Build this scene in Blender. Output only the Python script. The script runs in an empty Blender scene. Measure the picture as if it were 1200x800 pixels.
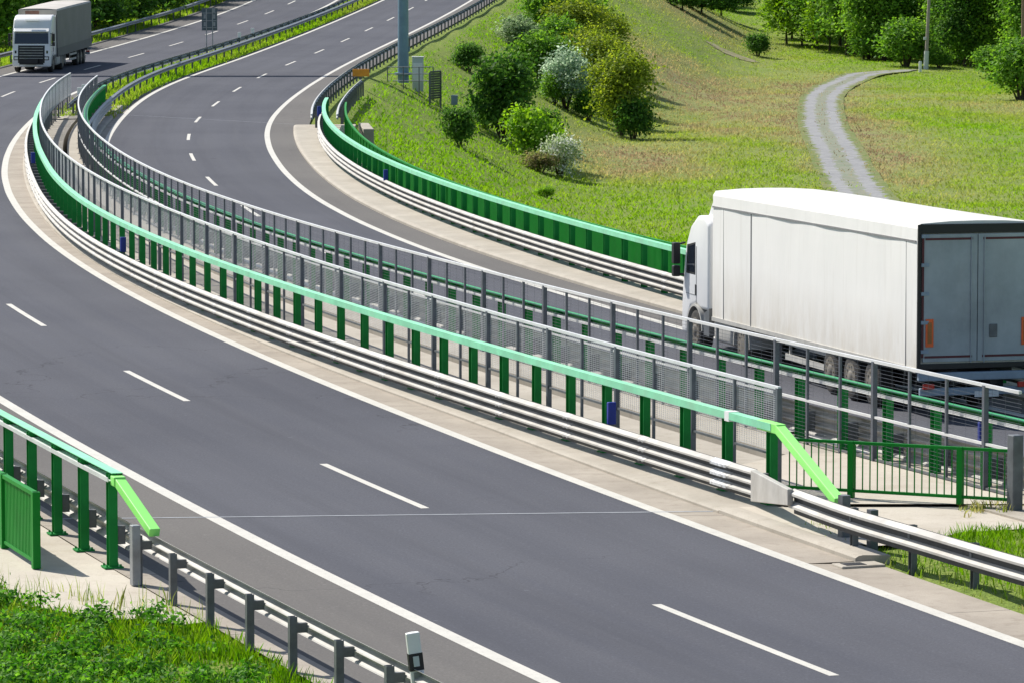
import bpy, bmesh, math, random
import numpy as np
from mathutils import Vector, Matrix

scene = bpy.context.scene
COL = scene.collection
rng = np.random.default_rng(7)
random.seed(7)
R = math.radians
# ---------------------------------------------------------------- the lie of the land (metres)
TY0, TSTEP = 20.0, 5.0
TAB = {
    'A_mid': [19.30, 17.21, 15.17, 13.17, 11.21, 9.29, 7.42, 5.60, 3.81, 2.07, 0.37, -1.28, -2.90, -4.47, -5.99, -7.47, -8.90, -10.29, -11.62, -12.89, -14.10, -15.26, -16.36, -17.39, -18.36, -19.28, -20.14, -20.95, -21.70, -22.41, -23.07, -23.69, -24.27, -24.81, -25.31, -25.78, -26.23, -26.64, -27.03, -27.39, -27.73, -28.04, -28.31, -28.56, -28.76, -28.91, -29.02, -29.06, -29.05, -28.97, -28.83, -28.63, -28.37, -28.07, -27.73, -27.37, -26.99, -26.60, -26.20, -25.80, -25.40, -25.00, -24.60, -24.21, -23.82, -23.43, -23.05, -22.68, -22.31, -21.95, -21.60, -21.26, -20.93, -20.62, -20.33, -20.05, -19.78, -19.53, -19.30, -19.08, -18.88, -18.69, -18.52, -18.36, -18.22, -18.09, -17.98, -17.89, -17.81, -17.74, -17.69, -17.66, -17.64, -17.63, -17.65, -17.67, -17.72, -17.77, -17.85, -17.94, -18.04, -18.16, -18.29, -18.44, -18.61, -18.79, -18.99, -19.20, -19.42],
    'A_right': [22.01, 20.10, 18.23, 16.38, 14.55, 12.76, 10.99, 9.25, 7.53, 5.85, 4.19, 2.56, 0.95, -0.62, -2.15, -3.65, -5.10, -6.50, -7.85, -9.14, -10.37, -11.54, -12.64, -13.68, -14.66, -15.57, -16.44, -17.25, -18.01, -18.73, -19.39, -20.02, -20.60, -21.14, -21.65, -22.12, -22.57, -22.98, -23.37, -23.72, -24.05, -24.35, -24.62, -24.86, -25.07, -25.23, -25.33, -25.38, -25.36, -25.27, -25.12, -24.90, -24.62, -24.30, -23.95, -23.58, -23.19, -22.81, -22.42, -22.03, -21.64, -21.24, -20.85, -20.46, -20.07, -19.69, -19.30, -18.92, -18.55, -18.18, -17.83, -17.49, -17.16, -16.86, -16.58, -16.31, -16.07, -15.85, -15.65, -15.46, -15.31, -15.17, -15.05, -14.95, -14.88, -14.82, -14.79, -14.77, -14.78, -14.81, -14.86, -14.93, -15.02, -15.13, -15.26, -15.41, -15.59, -15.78, -16.00, -16.23, -16.49, -16.77, -17.07, -17.39, -17.73, -18.09, -18.47, -18.87, -19.30],
    'A_left': [15.44, 13.31, 11.23, 9.21, 7.23, 5.30, 3.42, 1.59, -0.19, -1.92, -3.61, -5.24, -6.83, -8.38, -9.88, -11.34, -12.76, -14.13, -15.47, -16.76, -18.01, -19.21, -20.37, -21.49, -22.56, -23.59, -24.57, -25.50, -26.39, -27.22, -28.01, -28.74, -29.42, -30.05, -30.63, -31.16, -31.63, -32.04, -32.40, -32.71, -32.96, -33.16, -33.31, -33.40, -33.44, -33.44, -33.38, -33.28, -33.13, -32.95, -32.72, -32.46, -32.17, -31.86, -31.52, -31.17, -30.80, -30.43, -30.05, -29.66, -29.27, -28.87, -28.48, -28.08, -27.69, -27.30, -26.92, -26.54, -26.17, -25.80, -25.45, -25.11, -24.79, -24.48, -24.18, -23.91, -23.64, -23.40, -23.16, -22.95, -22.75, -22.57, -22.40, -22.25, -22.11, -21.99, -21.88, -21.80, -21.72, -21.67, -21.62, -21.60, -21.59, -21.60, -21.62, -21.66, -21.71, -21.78, -21.87, -21.97, -22.08, -22.22, -22.37, -22.53, -22.71, -22.91, -23.12, -23.35, -23.59],
    'par1': [27.09, 24.85, 22.64, 20.48, 18.36, 16.28, 14.24, 12.24, 10.29, 8.38, 6.50, 4.67, 2.89, 1.14, -0.56, -2.22, -3.81, -5.35, -6.81, -8.19, -9.48, -10.69, -11.81, -12.83, -13.76, -14.61, -15.40, -16.13, -16.81, -17.47, -18.11, -18.71, -19.30, -19.86, -20.40, -20.91, -21.39, -21.84, -22.27, -22.68, -23.05, -23.40, -23.72, -24.01, -24.28, -24.52, -24.74, -24.92, -25.08, -25.22, -25.32, -25.40, -25.45, -25.48, -25.48, -25.45, -25.39, -25.31, -25.20, -25.07, -24.90, -24.71, -24.50, -24.25, -23.98, -23.68, -23.36, -23.01, -22.63, -22.22, -21.79, -21.33, -20.85, -20.33, -19.79, -19.23, -18.63, -18.01, -17.37, -16.69, -15.99, -15.26, -14.51, -13.72, -12.92, -12.08, -11.22, -10.33, -9.41, -8.47, -7.50, -6.50, -5.47, -4.42, -3.35, -2.24, -1.11, 0.05, 1.23, 2.45, 3.69, 4.95, 6.25, 7.57, 8.91, 10.29, 11.69, 13.12, 14.57],
    'f1': [28.96, 26.46, 24.02, 21.65, 19.35, 17.11, 14.94, 12.84, 10.80, 8.83, 6.93, 5.09, 3.32, 1.62, -0.02, -1.59, -3.11, -4.56, -5.95, -7.29, -8.56, -9.77, -10.91, -12.00, -13.01, -13.96, -14.85, -15.68, -16.46, -17.18, -17.86, -18.50, -19.10, -19.66, -20.19, -20.69, -21.17, -21.61, -22.01, -22.38, -22.70, -22.99, -23.23, -23.42, -23.57, -23.67, -23.73, -23.75, -23.72, -23.65, -23.53, -23.37, -23.16, -22.91, -22.62, -22.28, -21.90, -21.47, -21.00, -20.48, -19.93, -19.32, -18.67, -17.98, -17.25, -16.47, -15.64, -14.78, -13.86, -12.91, -11.91, -10.87, -9.78, -8.65, -7.47, -6.25, -4.99, -3.68, -2.33, -0.94, 0.50, 1.98, 3.51, 5.08, 6.69, 8.35, 10.05, 11.79, 13.58, 15.41, 17.29, 19.21, 21.17, 23.18, 25.23, 27.33, 29.47, 31.65, 33.88, 36.15, 38.46, 40.82, 43.22, 45.67, 48.16, 50.69, 53.27, 55.89, 58.55],
    'f2': [34.53, 31.86, 29.25, 26.71, 24.24, 21.85, 19.52, 17.26, 15.08, 12.96, 10.91, 8.94, 7.03, 5.19, 3.42, 1.72, 0.08, -1.50, -3.03, -4.50, -5.91, -7.24, -8.49, -9.67, -10.77, -11.79, -12.74, -13.63, -14.46, -15.24, -15.98, -16.67, -17.33, -17.94, -18.51, -19.04, -19.53, -19.98, -20.38, -20.74, -21.06, -21.35, -21.59, -21.80, -21.97, -22.11, -22.20, -22.26, -22.28, -22.27, -22.21, -22.12, -21.99, -21.82, -21.62, -21.38, -21.10, -20.78, -20.43, -20.04, -19.61, -19.14, -18.64, -18.10, -17.52, -16.91, -16.25, -15.56, -14.84, -14.07, -13.27, -12.43, -11.56, -10.64, -9.69, -8.71, -7.68, -6.62, -5.52, -4.39, -3.21, -2.00, -0.76, 0.53, 1.85, 3.21, 4.60, 6.04, 7.51, 9.01, 10.56, 12.14, 13.76, 15.42, 17.11, 18.84, 20.61, 22.41, 24.25, 26.13, 28.04, 30.00, 31.99, 34.01, 36.08, 38.18, 40.32, 42.49, 44.71],
    'par2': [33.86, 31.27, 28.74, 26.28, 23.88, 21.55, 19.29, 17.09, 14.97, 12.91, 10.91, 8.98, 7.12, 5.33, 3.60, 1.93, 0.32, -1.24, -2.74, -4.20, -5.60, -6.95, -8.24, -9.46, -10.60, -11.67, -12.67, -13.60, -14.45, -15.24, -15.96, -16.64, -17.26, -17.84, -18.37, -18.88, -19.35, -19.78, -20.18, -20.55, -20.88, -21.17, -21.42, -21.63, -21.80, -21.93, -22.02, -22.08, -22.09, -22.06, -21.99, -21.89, -21.74, -21.56, -21.33, -21.07, -20.77, -20.42, -20.04, -19.62, -19.16, -18.66, -18.12, -17.54, -16.92, -16.26, -15.57, -14.83, -14.06, -13.24, -12.39, -11.50, -10.56, -9.59, -8.58, -7.53, -6.45, -5.32, -4.15, -2.95, -1.70, -0.42, 0.91, 2.27, 3.67, 5.11, 6.59, 8.11, 9.67, 11.26, 12.90, 14.57, 16.29, 18.04, 19.83, 21.67, 23.54, 25.45, 27.39, 29.38, 31.41, 33.47, 35.58, 37.72, 39.91, 42.13, 44.39, 46.69, 49.03],
    'B_mid': [27.82, 25.89, 24.01, 22.16, 20.36, 18.60, 16.89, 15.22, 13.59, 12.00, 10.46, 8.96, 7.50, 6.09, 4.72, 3.39, 2.11, 0.86, -0.34, -1.49, -2.61, -3.68, -4.70, -5.69, -6.63, -7.53, -8.39, -9.20, -9.97, -10.69, -11.38, -12.02, -12.62, -13.17, -13.69, -14.16, -14.58, -14.96, -15.29, -15.57, -15.80, -15.98, -16.11, -16.21, -16.27, -16.30, -16.31, -16.30, -16.26, -16.19, -16.09, -15.95, -15.78, -15.56, -15.32, -15.04, -14.74, -14.43, -14.10, -13.78, -13.45, -13.12, -12.80, -12.47, -12.14, -11.81, -11.47, -11.13, -10.78, -10.44, -10.09, -9.75, -9.41, -9.07, -8.72, -8.39, -8.05, -7.72, -7.38, -7.05, -6.72, -6.40, -6.07, -5.75, -5.43, -5.11, -4.79, -4.47, -4.16, -3.85, -3.54, -3.23, -2.92, -2.62, -2.31, -2.01, -1.72, -1.42, -1.12, -0.83, -0.54, -0.25, 0.04, 0.32, 0.61, 0.89, 1.17, 1.45, 1.72],
    'B_right': [40.82, 38.22, 35.70, 33.23, 30.84, 28.50, 26.24, 24.03, 21.90, 19.82, 17.81, 15.87, 13.99, 12.18, 10.43, 8.75, 7.13, 5.57, 4.08, 2.66, 1.30, 0.01, -1.21, -2.36, -3.42, -4.40, -5.31, -6.13, -6.89, -7.57, -8.19, -8.75, -9.27, -9.74, -10.18, -10.59, -10.96, -11.29, -11.59, -11.84, -12.05, -12.21, -12.33, -12.40, -12.44, -12.45, -12.43, -12.38, -12.30, -12.21, -12.09, -11.94, -11.78, -11.59, -11.38, -11.15, -10.89, -10.62, -10.33, -10.02, -9.70, -9.36, -9.02, -8.67, -8.31, -7.95, -7.58, -7.22, -6.85, -6.48, -6.11, -5.75, -5.38, -5.02, -4.66, -4.31, -3.95, -3.60, -3.25, -2.90, -2.55, -2.21, -1.87, -1.53, -1.19, -0.86, -0.53, -0.20, 0.13, 0.46, 0.78, 1.10, 1.42, 1.73, 2.05, 2.36, 2.67, 2.97, 3.28, 3.58, 3.88, 4.18, 4.47, 4.76, 5.05, 5.34, 5.63, 5.91, 6.19],
    'B_left': [35.60, 32.92, 30.31, 27.76, 25.29, 22.89, 20.56, 18.30, 16.11, 13.99, 11.94, 9.95, 8.04, 6.20, 4.43, 2.72, 1.08, -0.51, -2.04, -3.51, -4.92, -6.25, -7.51, -8.69, -9.79, -10.82, -11.78, -12.67, -13.51, -14.30, -15.04, -15.73, -16.36, -16.94, -17.47, -17.93, -18.35, -18.72, -19.06, -19.37, -19.65, -19.91, -20.14, -20.34, -20.52, -20.66, -20.76, -20.81, -20.81, -20.75, -20.64, -20.46, -20.23, -19.96, -19.66, -19.34, -19.01, -18.68, -18.35, -18.02, -17.69, -17.35, -17.02, -16.68, -16.34, -15.99, -15.65, -15.30, -14.95, -14.59, -14.24, -13.88, -13.51, -13.15, -12.78, -12.40, -12.03, -11.65, -11.26, -10.88, -10.49, -10.10, -9.70, -9.30, -8.90, -8.49, -8.08, -7.67, -7.26, -6.84, -6.41, -5.99, -5.56, -5.13, -4.69, -4.26, -3.81, -3.37, -2.92, -2.47, -2.02, -1.56, -1.10, -0.63, -0.16, 0.31, 0.78, 1.26, 1.74],
    'par3': [40.60, 38.18, 35.83, 33.53, 31.29, 29.12, 27.00, 24.94, 22.95, 21.01, 19.14, 17.32, 15.56, 13.87, 12.23, 10.66, 9.14, 7.69, 6.29, 4.95, 3.68, 2.46, 1.31, 0.22, -0.82, -1.79, -2.71, -3.56, -4.34, -5.06, -5.72, -6.31, -6.85, -7.32, -7.74, -8.10, -8.41, -8.66, -8.86, -9.00, -9.08, -9.11, -9.09, -9.01, -8.87, -8.68, -8.44, -8.14, -7.78, -7.37, -6.91, -6.39, -5.82, -5.19, -4.50, -3.76, -2.97, -2.12, -1.22, -0.26, 0.76, 1.82, 2.95, 4.12, 5.36, 6.64, 7.98, 9.38, 10.83, 12.34, 13.90, 15.51, 17.18, 18.90, 20.68, 22.52, 24.40, 26.35, 28.34, 30.39, 32.50, 34.66, 36.88, 39.14, 41.47, 43.85, 46.28, 48.77, 51.31, 53.91, 56.56, 59.27, 62.03, 64.84, 67.71, 70.64, 73.61, 76.65, 79.74, 82.88, 86.07, 89.33, 92.63, 95.99, 99.41, 102.88, 106.40, 109.98, 113.61],
    'rail3': [48.98, 45.95, 43.01, 40.16, 37.39, 34.70, 32.10, 29.59, 27.16, 24.81, 22.55, 20.38, 18.28, 16.28, 14.36, 12.52, 10.78, 9.11, 7.53, 6.04, 4.63, 3.30, 2.06, 0.91, -0.16, -1.15, -2.06, -2.88, -3.63, -4.31, -4.93, -5.48, -5.97, -6.41, -6.79, -7.13, -7.43, -7.68, -7.88, -8.05, -8.17, -8.26, -8.30, -8.29, -8.25, -8.17, -8.04, -7.87, -7.66, -7.41, -7.11, -6.78, -6.40, -5.98, -5.52, -5.02, -4.47, -3.89, -3.26, -2.59, -1.88, -1.13, -0.34, 0.50, 1.38, 2.30, 3.25, 4.26, 5.30, 6.38, 7.51, 8.68, 9.89, 11.14, 12.43, 13.76, 15.14, 16.55, 18.01, 19.51, 21.05, 22.63, 24.26, 25.92, 27.63, 29.37, 31.16, 33.00, 34.87, 36.78, 38.74, 40.73, 42.77, 44.85, 46.97, 49.13, 51.34, 53.58, 55.87, 58.20, 60.57, 62.98, 65.43, 67.92, 70.46, 73.04, 75.65, 78.31, 81.02],

}
TAB = {k: np.array(v) for k, v in TAB.items()}

def road_z(Y):
    """Long profile of the motorway: level over the bridge, climbing beyond it."""
    return 0.8e-4 * np.maximum(np.asarray(Y, float) - 210.0, 0) ** 2

def lx(name, Y):
    """Catmull-Rom lookup of the X of a road line at distance Y."""
    a = TAB[name]
    t = np.clip((np.asarray(Y, float) - TY0) / TSTEP, 0, len(a) - 1.001)
    i = np.floor(t).astype(int)
    f = t - i
    g = lambda j: a[np.clip(j, 0, len(a) - 1)]
    p0, p1, p2, p3 = g(i - 1), g(i), g(i + 1), g(i + 2)
    return p1 + 0.5 * f * (p2 - p0 + f * (2 * p0 - 5 * p1 + 4 * p2 - p3 + f * (3 * (p1 - p2) + p3 - p0)))

def smax(a, b, k):
    h = np.clip(0.5 + 0.5 * (a - b) / k, 0, 1)
    return b + (a - b) * h + k * h * (1 - h)

def wob(X, Y):
    return (0.5 * np.sin(X * 0.11 + 1.3 * np.sin(Y * 0.05)) + 0.5 * np.sin(Y * 0.083 + 0.7 * np.sin(X * 0.07)) +
            0.25 * np.sin(X * 0.31 + Y * 0.23) + 0.2 * np.sin(X * 0.53 - Y * 0.41))

def ground_z(X, Y):
    X = np.asarray(X, float); Y = np.asarray(Y, float)
    Yc = np.clip(Y, 20, 520)
    zr = road_z(Yc) + np.maximum(Y - 520, 0) * 0.02
    xe = lx('B_right', Yc) + np.where(Yc > 240, 3.2, 3.2)
    d = X - xe
    far = zr - 0.10 - np.maximum(d, 0) / 2.0 - np.maximum(219 - Y, 0) / 1.4
    near_bank = 0.19 * np.clip((X - lx('A_right', Yc) - 1.25) / 0.9, 0, 1) * (Y < 90)
    near = -0.10 + near_bank - np.maximum(Y - 75.6, 0) / 1.2
    floor = -6.0 + 0.24 * wob(X, Y) + 0.045 * 0.5 * ((Y - 470) + np.sqrt((Y - 470) ** 2 + 900)) \
            + 0.03 * np.maximum(Y - 700, 0)
    z = smax(far, floor, 1.6)
    z = np.where((d < -0.5) & (Y > 222), zr - 0.10, z)
    z = np.maximum(z, near)
    left = (X < lx('A_left', Yc) - 6) & (Y > 222)
    z = np.where(left, z + 0.05 * np.minimum(np.maximum(lx('A_left', Yc) - 6 - X, 0), 120), z)
    return z

def gz1(x, y): return float(ground_z(x, y))
def rz1(y): return float(road_z(y))

# ---------------------------------------------------------------- object helpers
def tag(o, label=None, cat=None, group=None, kind=None):
    if label: o['label'] = label
    if cat: o['category'] = cat
    if group: o['group'] = group
    if kind: o['kind'] = kind
    return o

def empty(name, loc, rot=(0, 0, 0), **kw):
    o = bpy.data.objects.new(name, None)
    o.empty_display_size = 0.2
    COL.objects.link(o)
    o.location = loc; o.rotation_euler = rot
    return tag(o, **kw)

def adopt(o, parent, world=True):
    """Parent o; world=True keeps coordinates that were given in world space."""
    o.parent = parent
    if world:
        m = Matrix.Translation(parent.location) @ parent.rotation_euler.to_matrix().to_4x4()
        o.matrix_parent_inverse = m.inverted()
    return o

def dup(o, loc=None, rot=None, scale=None, parent=None):
    c = o.copy()
    COL.objects.link(c)
    if loc is not None: c.location = loc
    if rot is not None: c.rotation_euler = rot
    if scale is not None: c.scale = scale
    if parent is not None: c.parent = parent
    for ch in o.children:
        d = ch.copy(); COL.objects.link(d); d.parent = c
        for g in ch.children:
            e = g.copy(); COL.objects.link(e); e.parent = d
    return c

class MB:
    """Collects vertices and faces for one mesh."""
    def __init__(s): s.v = []; s.f = []; s.m = []; s.uv = None
    def add(s, vs, fs, mi=0):
        n = len(s.v); s.v.extend([tuple(map(float, p)) for p in vs])
        for f in fs: s.f.append([i + n for i in f]); s.m.append(mi)
        return s
    def box(s, c, size, rz=0., mi=0, rx=0., ry=0.):
        hx, hy, hz = size[0] / 2, size[1] / 2, size[2] / 2
        M = Matrix.Translation(c) @ Matrix.Rotation(rz, 4, 'Z') @ Matrix.Rotation(ry, 4, 'Y') @ Matrix.Rotation(rx, 4, 'X')
        vs = [M @ Vector((x, y, z)) for x in (-hx, hx) for y in (-hy, hy) for z in (-hz, hz)]
        return s.add(vs, [(0, 1, 3, 2), (4, 6, 7, 5), (0, 4, 5, 1), (2, 3, 7, 6), (0, 2, 6, 4), (1, 5, 7, 3)], mi)
    def bar(s, a, b, w, h, mi=0, up=(0, 0, 1)):
        a, b = Vector(a), Vector(b); d = (b - a).normalized()
        u = Vector(up)
        if abs(d.dot(u)) > .99: u = Vector((1, 0, 0))
        r = d.cross(u).normalized(); u = r.cross(d)
        vs = [p + r * x * w / 2 + u * z * h / 2 for p in (a, b) for x, z in ((-1, -1), (1, -1), (1, 1), (-1, 1))]
        return s.add(vs, [(0, 1, 2, 3), (7, 6, 5, 4), (0, 4, 5, 1), (1, 5, 6, 2), (2, 6, 7, 3), (3, 7, 4, 0)], mi)
    def cyl(s, a, b, r0, r1=None, n=12, mi=0, caps=True):
        r1 = r0 if r1 is None else r1
        a, b = Vector(a), Vector(b); d = (b - a).normalized()
        u = Vector((0, 0, 1)) if abs(d.z) < .9 else Vector((1, 0, 0))
        x = d.cross(u).normalized(); y = d.cross(x)
        vs = [p + (x * math.cos(t) + y * math.sin(t)) * r for p, r in ((a, r0), (b, r1)) for t in [2 * math.pi * k / n for k in range(n)]]
        fs = [(k, (k + 1) % n, n + (k + 1) % n, n + k) for k in range(n)]
        if caps: fs += [tuple(range(n))[::-1], tuple(range(n, 2 * n))]
        return s.add(vs, fs, mi)
    def prism(s, poly, axis, lo, hi, mi=0):
        """Extrude a 2-D outline along axis ('x': poly is (y, z); 'y': (x, z); 'z': (x, y))."""
        n = len(poly)
        def P(p, t): return {'x': (t, p[0], p[1]), 'y': (p[0], t, p[1]), 'z': (p[0], p[1], t)}[axis]
        vs = [P(p, lo) for p in poly] + [P(p, hi) for p in poly]
        fs = [tuple(range(n)), tuple(range(2 * n - 1, n - 1, -1))] + [(k, n + k, n + (k + 1) % n, (k + 1) % n) for k in range(n)]
        return s.add(vs, fs, mi)
    def sweep(s, path, prof, closed=True, caps=True, mi=0):
        """Sweep a (right, up) outline along a list of 3-D points."""
        P = np.asarray(path, float); n = len(P); m = len(prof)
        T = np.gradient(P[:, :2], axis=0); T /= np.linalg.norm(T, axis=1)[:, None]
        N = np.stack([T[:, 1], -T[:, 0]], 1)
        pr = np.asarray(prof, float)
        V = np.zeros((n, m, 3))
        V[:, :, :2] = P[:, None, :2] + N[:, None, :] * pr[None, :, :1]
        V[:, :, 2] = P[:, None, 2] + pr[None, :, 1]
        fs = []
        K = m if closed else m - 1
        for i in range(n - 1):
            for k in range(K):
                k2 = (k + 1) % m
                fs.append((i * m + k, i * m + k2, (i + 1) * m + k2, (i + 1) * m + k))
        if closed and caps: fs += [tuple(range(m))[::-1], tuple(range((n - 1) * m, n * m))]
        return s.add(V.reshape(-1, 3), fs, mi)
    def build(s, name, mats, parent=None, world=False, smooth=None, bevel=None, seg=2, fix=True):
        me = bpy.data.meshes.new(name)
        me.from_pydata(s.v, [], s.f)
        if not isinstance(mats, (list, tuple)): mats = [mats]
        for m in mats: me.materials.append(m)
        me.polygons.foreach_set('material_index', s.m)
        if fix or bevel:
            bm = bmesh.new(); bm.from_mesh(me)
            if fix: bmesh.ops.recalc_face_normals(bm, faces=bm.faces)
            if bevel:
                bmesh.ops.remove_doubles(bm, verts=bm.verts, dist=1e-4)
                es = [e for e in bm.edges if len(e.link_faces) == 2 and e.calc_face_angle(0) > R(28)]
                bmesh.ops.bevel(bm, geom=es, offset=bevel, segments=seg, affect='EDGES', clamp_overlap=True, profile=.5)
            bm.to_mesh(me); bm.free()
        me.update()
        if smooth:
            try:
                me.shade_smooth(); me.set_sharp_from_angle(angle=R(smooth))
            except Exception: pass
        o = bpy.data.objects.new(name, me)
        COL.objects.link(o)
        if parent is not None: adopt(o, parent, world)
        return o

def line(name, Y0, Y1, off=0.0, step=2.0, dz=0.0, z=None):
    """Points along a road line, shifted off metres to its right."""
    n = max(3, int(abs(Y1 - Y0) / step) + 1)
    Y = np.linspace(Y0, Y1, n); X = lx(name, Y) if isinstance(name, str) else name(Y)
    d = np.gradient(X, Y); L = np.sqrt(1 + d * d)
    Xo, Yo = X + off / L, Y - off * d / L
    Z = road_z(Yo) + dz if z is None else np.full(n, z)
    return np.stack([Xo, Yo, Z], 1)

def stations(path, pitch, start=0.0):
    """Points and headings every pitch metres along a path."""
    P = np.asarray(path); s = np.concatenate([[0], np.cumsum(np.linalg.norm(np.diff(P, axis=0), axis=1))])
    t = np.arange(start, s[-1], pitch)
    Q = np.stack([np.interp(t, s, P[:, k]) for k in range(3)], 1)
    H = []
    for a in t:
        p0 = [np.interp(max(a - .5, 0), s, P[:, k]) for k in range(2)]; p1 = [np.interp(min(a + .5, s[-1]), s, P[:, k]) for k in range(2)]
        H.append(math.atan2(-(p1[0] - p0[0]), p1[1] - p0[1]))
    return Q, H

def sheet(name, La, Lb, mat, nu=2, **kw):
    """A ribbon between two lines of equal length, with UV = metres across / along."""
    La, Lb = np.asarray(La), np.asarray(Lb); n = len(La)
    W = np.linspace(0, 1, nu + 1)
    V = La[:, None, :] * (1 - W)[None, :, None] + Lb[:, None, :] * W[None, :, None]
    s = np.concatenate([[0], np.cumsum(np.linalg.norm(np.diff(La, axis=0), axis=1))])
    w = np.linalg.norm(Lb - La, axis=1)
    me = bpy.data.meshes.new(name)
    fs = [(i * (nu + 1) + k, i * (nu + 1) + k + 1, (i + 1) * (nu + 1) + k + 1, (i + 1) * (nu + 1) + k) for i in range(n - 1) for k in range(nu)]
    me.from_pydata([tuple(p) for p in V.reshape(-1, 3)], [], fs)
    U = np.stack([(w[:, None] * W[None, :]), np.repeat(s[:, None], nu + 1, 1)], 2).reshape(-1, 2)
    uv = me.uv_layers.new(name='UVMap')
    idx = np.zeros(len(me.loops), int); me.loops.foreach_get('vertex_index', idx)
    uv.data.foreach_set('uv', U[idx].astype(np.float32).ravel())
    me.materials.append(mat); me.update()
    bm = bmesh.new(); bm.from_mesh(me)
    if sum(f.normal.z for f in bm.faces) < 0: bmesh.ops.reverse_faces(bm, faces=bm.faces)
    bm.to_mesh(me); bm.free()
    o = bpy.data.objects.new(name, me); COL.objects.link(o)
    return tag(o, **kw)

# ---------------------------------------------------------------- materials
class NT:
    def __init__(s, name):
        s.m = bpy.data.materials.new(name); s.m.use_nodes = True
        s.t = s.m.node_tree; s.t.nodes.clear()
        s.out = s.t.nodes.new('ShaderNodeOutputMaterial')
        s.b = s.t.nodes.new('ShaderNodeBsdfPrincipled')
        s.t.links.new(s.b.outputs[0], s.out.inputs[0])
    def n(s, typ, **kw):
        o = s.t.nodes.new(typ)
        for k, v in kw.items(): setattr(o, k, v)
        return o
    def l(s, a, b): s.t.links.new(a, b)
    def coord(s, kind='Object', scale=(1, 1, 1)):
        tc = s.n('ShaderNodeTexCoord'); mp = s.n('ShaderNodeMapping')
        mp.inputs['Scale'].default_value = scale
        s.l(tc.outputs[kind], mp.inputs[0]); return mp.outputs[0]
    def world(s, scale=(1, 1, 1)):
        g = s.n('ShaderNodeNewGeometry'); mp = s.n('ShaderNodeMapping')
        mp.inputs['Scale'].default_value = scale
        s.l(g.outputs['Position'], mp.inputs[0]); return mp.outputs[0]
    def noise(s, vec, scale, detail=4, rough=.6, lo=.3, hi=.7):
        t = s.n('ShaderNodeTexNoise'); t.inputs['Scale'].default_value = scale
        t.inputs['Detail'].default_value = detail; t.inputs['Roughness'].default_value = rough
        s.l(vec, t.inputs['Vector'])
        r = s.n('ShaderNodeMapRange'); r.inputs[1].default_value = lo; r.inputs[2].default_value = hi
        s.l(t.outputs[0], r.inputs[0]); return r.outputs[0]
    def mix(s, fac, a, b, mode='MIX'):
        m = s.n('ShaderNodeMix', data_type='RGBA', blend_type=mode)
        for sock, val in ((m.inputs[0], fac), (m.inputs[6], a), (m.inputs[7], b)):
            if hasattr(val, 'is_output'): s.l(val, sock)
            elif isinstance(val, (int, float)): sock.default_value = val
            else: sock.default_value = (*val[:3], 1)
        return m.outputs[2]
    def math(s, op, a, b=0.5):
        m = s.n('ShaderNodeMath', operation=op)
        for sock, val in ((m.inputs[0], a), (m.inputs[1], b)):
            if hasattr(val, 'is_output'): s.l(val, sock)
            else: sock.default_value = val
        return m.outputs[0]
    def attr(s, name):
        a = s.n('ShaderNodeAttribute', attribute_name=name); return a
    def base(s, c, rough=.6, metal=0, spec=.5):
        if hasattr(c, 'is_output'): s.l(c, s.b.inputs['Base Color'])
        else: s.b.inputs['Base Color'].default_value = (*c, 1)
        if hasattr(rough, 'is_output'): s.l(rough, s.b.inputs['Roughness'])
        else: s.b.inputs['Roughness'].default_value = rough
        s.b.inputs['Metallic'].default_value = metal
        s.b.inputs['Specular IOR Level'].default_value = spec
        return s
    def bump(s, h, strength=.3, dist=.02):
        b = s.n('ShaderNodeBump'); b.inputs['Strength'].default_value = strength; b.inputs['Distance'].default_value = dist
        s.l(h, b.inputs['Height']); s.l(b.outputs[0], s.b.inputs['Normal']); return s

def simple(name, c, rough=.5, metal=0, var=.18, scale=3.0, spec=.5, dirt=None, dirt_amt=.5):
    t = NT(name)
    v = t.coord()
    dark = tuple(x * (1 - var) for x in c); lite = tuple(min(1, x * (1 + var)) for x in c)
    col = t.mix(t.noise(v, scale, 5, .65), dark, lite)
    if dirt:
        f = t.math('MULTIPLY', t.noise(t.coord(scale=(1, 1, .35)), scale * .7, 6, .7, .48, .78), dirt_amt)
        col = t.mix(f, col, dirt)
    t.base(col, rough, metal, spec)
    return t.m

def tarp_mat(name, c):
    t = NT(name); v = t.coord()
    col = t.mix(t.noise(v, .5, 4, .6, .3, .7), tuple(x * .955 for x in c), c)
    sp = t.n('ShaderNodeSeparateXYZ'); t.l(v, sp.inputs[0])
    r = t.n('ShaderNodeMapRange'); r.inputs[1].default_value = 2.3; r.inputs[2].default_value = 1.0; t.l(sp.outputs[2], r.inputs[0])
    spl = t.math('MULTIPLY', r.outputs[0], t.noise(t.coord(scale=(1, 1, .3)), 1.6, 6, .75, .30, .70))     # road spray thrown up along the lower edge
    col = t.mix(t.math('MULTIPLY', spl, .75), col, (.50, .44, .34))
    st = t.noise(t.coord(scale=(1, 2.2, .12)), 2.2, 5, .7, .55, .75)
    col = t.mix(t.math('MULTIPLY', st, .28), col, (.50, .47, .41))
    t.base(col, .5, 0, .35)
    t.bump(t.noise(t.coord(scale=(1, 1, .35)), 1.1, 3, .5, 0, 1), .5, .05)
    return t.m

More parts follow.
